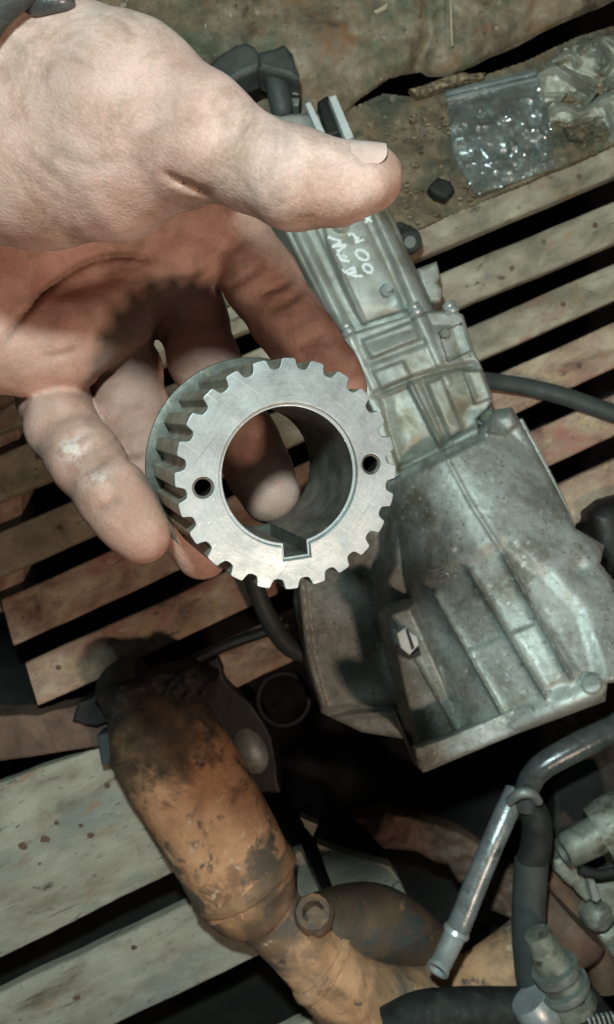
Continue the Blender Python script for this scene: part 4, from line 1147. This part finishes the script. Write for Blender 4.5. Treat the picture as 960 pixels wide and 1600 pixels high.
    # fine unevenness
    S = S + (0.10 * np.sin(X * 0.55 + 1.3 * np.sin(Y * 0.31)) * np.sin(Y * 0.47 + Z * 0.3)).astype(np.float32)
    # flush with the bounds
    S[0] = np.maximum(S[0], 1); S[-1] = 1; S[:, 0] = 1; S[:, -1] = np.maximum(S[:, -1], 1); S[:, :, 0] = 1; S[:, :, -1] = 1
    # ---- surface nets
    inside = S < 0
    nx, ny, nz_ = S.shape
    cnt = np.zeros((nx - 1, ny - 1, nz_ - 1), np.uint8)
    for a in (0, 1):
        for b in (0, 1):
            for c in (0, 1):
                cnt += inside[a:nx - 1 + a, b:ny - 1 + b, c:nz_ - 1 + c]
    act = (cnt > 0) & (cnt < 8)
    I = np.argwhere(act)
    vid = -np.ones(act.shape, np.int64); vid[act] = np.arange(len(I))
    acc = np.zeros((len(I), 3)); num = np.zeros(len(I))
    corners = [(a, b, c) for a in (0, 1) for b in (0, 1) for c in (0, 1)]
    val = {c: S[I[:, 0] + c[0], I[:, 1] + c[1], I[:, 2] + c[2]] for c in corners}
    for c0 in corners:
        for ax in range(3):
            if c0[ax] == 0:
                c1 = list(c0); c1[ax] = 1; c1 = tuple(c1)
                v0, v1 = val[c0], val[c1]
                m = (v0 < 0) != (v1 < 0)
                t = np.where(m, v0 / np.where(m, v0 - v1, 1), 0)
                p = np.tile(np.array(c0, float), (len(I), 1)); p[:, ax] += t
                acc[m] += p[m]; num[m] += 1
    off = acc / num[:, None]
    V = (I + off) * h + np.array([gx[0], gy[0], gz[0]])
    faces = []
    for ax in range(3):
        o1, o2 = [(1, 2), (2, 0), (0, 1)][ax]
        s0 = [slice(1, -1)] * 3; s1 = [slice(1, -1)] * 3
        s0[ax] = slice(0, -1); s1[ax] = slice(1, None)
        A, B = inside[tuple(s0)], inside[tuple(s1)]
        ch = np.argwhere(A != B)
        st_ = A[A != B]
        base = ch.copy(); base[:, o1] += 1; base[:, o2] += 1
        def vv(d1, d2):
            q = base.copy(); q[:, o1] -= d1; q[:, o2] -= d2
            return vid[q[:, 0], q[:, 1], q[:, 2]]
        quad = np.stack([vv(1, 1), vv(0, 1), vv(0, 0), vv(1, 0)], 1)
        quad[~st_] = quad[~st_][:, ::-1]
        faces.append(quad)
    Fq = np.concatenate(faces)
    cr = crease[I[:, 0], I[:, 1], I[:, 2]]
    return V, Fq, cr

V, Fq, cr = build_hand()
# light Laplacian smoothing
e = np.concatenate([Fq[:, [0, 1]], Fq[:, [1, 2]], Fq[:, [2, 3]], Fq[:, [3, 0]]])
for _ in range(2):
    s = np.zeros_like(V); n = np.zeros(len(V))
    np.add.at(s, e[:, 0], V[e[:, 1]]); np.add.at(n, e[:, 0], 1)
    V = V * 0.5 + 0.5 * s / np.maximum(n, 1)[:, None]
    c2 = np.zeros(len(V)); np.add.at(c2, e[:, 0], cr[e[:, 1]]); cr = 0.4 * cr + 0.6 * c2 / np.maximum(n, 1)
WV = V / 1000.0
WV[:, 2] += H
me = bpy.data.meshes.new('hand')
me.from_pydata(WV.tolist(), [], Fq.tolist())
me.update()
me.shade_smooth()
dep = -V[:, 2]; ppx = 480 + V[:, 0] * F / dep; ppy = 800 - V[:, 1] * F / dep
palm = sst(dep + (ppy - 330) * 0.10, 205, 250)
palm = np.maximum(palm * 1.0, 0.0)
cal = 0.9 * np.exp(-((ppx - 112) / 26) ** 2 - ((ppy - 702) / 20) ** 2) + 0.7 * np.exp(-((ppx - 152) / 22) ** 2 - ((ppy - 748) / 14) ** 2) + 0.35 * np.exp(-((ppx - 548) / 30) ** 2 - ((ppy - 312) / 20) ** 2)
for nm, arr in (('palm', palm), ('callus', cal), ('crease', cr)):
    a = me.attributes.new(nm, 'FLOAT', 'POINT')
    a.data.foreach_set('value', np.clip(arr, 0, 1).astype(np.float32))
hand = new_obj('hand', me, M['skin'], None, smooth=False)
tag(hand, 'bare grimy left hand, palm up, holding the toothed sprocket in its fingers', 'hand')

# thumb nail
def nail():
    a = J(528, 286, 183) ; b = J(607, 277, 181.8)
    t = (b - a) / np.linalg.norm(b - a)
    up = np.array([0, 1.0, 0.0]); up -= t * (up @ t); up /= np.linalg.norm(up)
    cz = np.cross(t, up); cz = cz if cz[2] > 0 else -cz
    n, m = 22, 20
    L = np.linalg.norm(b - a)
    vs, fs = [], []
    for layer, dr in ((0, 0.22), (1, -0.7)):
        for i in range(n + 1):
            u = i / n
            for k in range(m + 1):
                w = k / m * 2 - 1
                hw = 0.56 * (1 - 0.10 * (1 - u))
                th = 0.58 + w * hw
                us = u
                lo = 0.06 * (abs(w) ** 2.2) * 1.0
                uu = lo * 1.0 + (1 - lo * 1.0 - 0.17 * abs(w) ** 4) * u
                r = 8.95 - 0.65 * uu - 1.2 * uu ** 2 - 0.45 * abs(w) ** 3 - 0.7 * (1 - u) ** 4 + dr
                p = a + t * L * uu + r * (np.cos(th) * cz + np.sin(th) * up)
                vs.append(tuple(p / 1000 + np.array([0, 0, H])))
    M_ = (n + 1) * (m + 1)
    for i in range(n):
        for k in range(m):
            q = (i * (m + 1) + k, i * (m + 1) + k + 1, (i + 1) * (m + 1) + k + 1, (i + 1) * (m + 1) + k)
            fs.append(q); fs.append(tuple(M_ + x for x in reversed(q)))
    for i in range(n):
        for k in (0, m):
            x, y = i * (m + 1) + k, (i + 1) * (m + 1) + k
            fs.append((x, y, y + M_, x + M_))
    for k in range(m):
        for i in (0, n):
            x, y = i * (m + 1) + k, i * (m + 1) + k + 1
            fs.append((x, y, y + M_, x + M_))
    me = mesh_from('thumbnail', vs, fs, 50)
    me.materials.append(M['nail']); me.materials.append(M['nail_edge'])
    for p in me.polygons: p.material_index = 1 if (2 * (n - 1) * m <= p.index < 2 * n * m and p.index % 2 == 1) or p.index >= 2 * n * m + 2 * n else 0
    return me
nl = bpy.data.objects.new('thumbnail', nail())
COL.objects.link(nl); nl.parent = hand
# dark sleeve hem with a shiny snap at the corner of the wrist
def J4(px, py, d, r):
    p = J(px, py, d) / 1000
    return (p[0], p[1], p[2] + H, r)
cu = tube_mesh('sleeve_hem', [J4(-150, 190, 180, .0052), J4(-62, 78, 176, .0052), J4(-22, 14, 174, .0052), J4(36, -34, 174, .0050), J4(130, -80, 180, .0052)], n=6, seg=24, lumps=0.01)
cu = new_obj('sleeve_hem', cu, M['cuff']); cu.parent = hand
sn = tube_mesh('snap', [J4(50, 14, 178, .0016), J4(60, 8, 177, .0022), J4(98, 1, 177, .0022), J4(110, 6, 179, .0014)], n=4, seg=16)
sn = new_obj('snap', sn, M['pipe']); sn.parent = cu

# ------------------------------------------------------------------ toothed sprocket held in the hand
def gear():
    nrm = Vector((0.325, -0.118, 0.0)); nrm.z = math.sqrt(1 - nrm.x ** 2 - nrm.y ** 2)
    c = P(454, 743, H - 0.228)
    xa = (Vector((1, 0, 0)) - nrm * nrm.x).normalized()
    ya = nrm.cross(xa)
    mw = Matrix((xa, ya, nrm)).transposed().to_4x4()
    mw.translation = c
    L = 0.0402
    root = thing('toothed_sprocket', 'machined steel belt sprocket with a keyed bore held between the fingers', 'sprocket', c)
    root.matrix_world = mw
    N = 24; Ro, Rn = 0.0329, 0.0300
    out = []
    a0 = math.atan2(163, -22 / 0.945)     # one groove sits here on the photograph
    for k in range(N):
        am = a0 + 2 * math.pi * k / N
        pit = 2 * math.pi / N
        # tooth top half, then rounded groove
        pr = [(-0.50, Ro), (-0.36, Ro), (-0.29, Ro - .0001), (-0.255, Ro - .0005), (-0.238, Ro - .0011), (-0.215, Ro - .0017), (-0.165, Rn + .00035), (-0.09, Rn + .00008), (0, Rn),
              (0.09, Rn + .00008), (0.165, Rn + .00035), (0.215, Ro - .0017), (0.238, Ro - .0011), (0.255, Ro - .0005), (0.29, Ro - .0001), (0.36, Ro)]
        for f, r in pr:
            a = am + f * pit
            out.append((r * math.cos(a), r * math.sin(a)))
    def bore(r, kw, kd, n=64, ak=math.radians(-85)):
        hw = math.asin(kw / 2 / r)
        pts = []
        for k in range(n + 1):
            a = ak + hw + (2 * math.pi - 2 * hw) * k / n
            pts.append((r * math.cos(a), r * math.sin(a)))
        ca, sa = math.cos(ak), math.sin(ak)
        for s in (-1, 1):
            pts.append((kd * ca - s * kw / 2 * sa, kd * sa + s * kw / 2 * ca))
        return pts
    def circ(cx, cy, r, n=24):
        return [(cx + r * math.cos(2 * math.pi * k / n), cy + r * math.sin(2 * math.pi * k / n)) for k in range(n)]
    ah = math.radians(6.2)
    holes = [(0.0250 * math.cos(ah), 0.0250 * math.sin(ah)), (-0.0252 * math.cos(ah), -0.0252 * math.sin(ah))]
    def add(name, me, m, par=root):
        o = bpy.data.objects.new(name, me); COL.objects.link(o); me.materials.append(m); o.parent = par
        return o
    body = add('toothed_body', prism_mesh('toothed_body', [out, bore(0.0206, 0.0084, 0.0243)] + [circ(x, y, 0.0030) for x, y in holes], -L + 0.0012, 0.0, 0.00022, 2), M['gear'])
    bm_ = body.data
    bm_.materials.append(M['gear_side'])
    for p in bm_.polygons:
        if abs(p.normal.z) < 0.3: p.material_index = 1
    # inner sleeve with the keyway, set back a little from the face
    slv = add('bore_sleeve', prism_mesh('bore_sleeve', [bore(0.0215, 0.0100, 0.0253), bore(0.0195, 0.0070, 0.0234)], -L + 0.0014, -0.0011, 0.0003, 2), M['gear'])
    slv.data.materials.append(M['gear_worn_shaded'])
    for p in slv.data.polygons:
        if abs(p.normal.z) < 0.3: p.material_index = 1  # bore wall takes the darker steel, shade put into its colour
    for x, y in holes:
        hl = add('dowel_hole', prism_mesh('dowel_hole', [circ(x, y, 0.0034), circ(x, y, 0.0023)], -0.0017, -0.0005, 0.0003, 2), M['gear_worn_shaded'], body)
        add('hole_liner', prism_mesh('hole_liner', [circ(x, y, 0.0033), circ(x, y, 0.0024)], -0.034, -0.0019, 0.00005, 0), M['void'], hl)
    for (x, y, dx, dy, wd) in ((316, 814, 6, -5, 2.2), (331, 811, 7, -5, 2.2), (338, 848, 6, -5, 2.0), (336, 661, 3, 6, 2.0), (338, 776, 5, -2, 1.6), (352, 822, 4, -3, 1.2), (520, 868, 9, -4, 1.2), (566, 830, 4, 5, 1.6), (540, 690, 3, 3, 1.2), (392, 893, 5, 2, 1.4), (470, 905, 6, -1, 1.0), (600, 720, 2, 6, 1.2)):
        k = 1 / 5510.0
        p = np.array([(x - 454) * k / 0.945, (743 - y) * k]); d = np.array([dx * k, -dy * k]); nn = np.array([-d[1], d[0]]) / np.linalg.norm(d) * wd * k * 0.5
        vs = [(*(p - d / 2), 0.00005), (*(p - nn), 0.00018), (*(p + d / 2), 0.00005), (*(p + nn), 0.00018)]
        add('nick_mark', mesh_from('nick_mark', vs, [(0, 1, 2, 3)]), M['alu_mark'], body)
    # belt flange at the back
    add('belt_flange', lathe_ring([(0.0200, -L - 0.0008), (0.0344, -L - 0.0008), (0.0352, -L - 0.0002), (0.0355, -L + 0.0005), (0.0353, -L + 0.0010), (0.0338, -L + 0.0015), (0.0290, -L + 0.0016), (0.0200, -L + 0.0016)]), M['gear_worn_shaded'])
    return root
def lathe_ring(prof, n=128):
    vs, fs = [], []
    m = len(prof)
    for k in range(n):
        a = 2 * math.pi * k / n
        for r, z in prof: vs.append((r * math.cos(a), r * math.sin(a), z))
    for k in range(n):
        for j in range(m):
            fs.append((k * m + j, ((k + 1) % n) * m + j, ((k + 1) % n) * m + (j + 1) % m, k * m + (j + 1) % m))
    return mesh_from('belt_flange', vs, fs, 40)
gear()
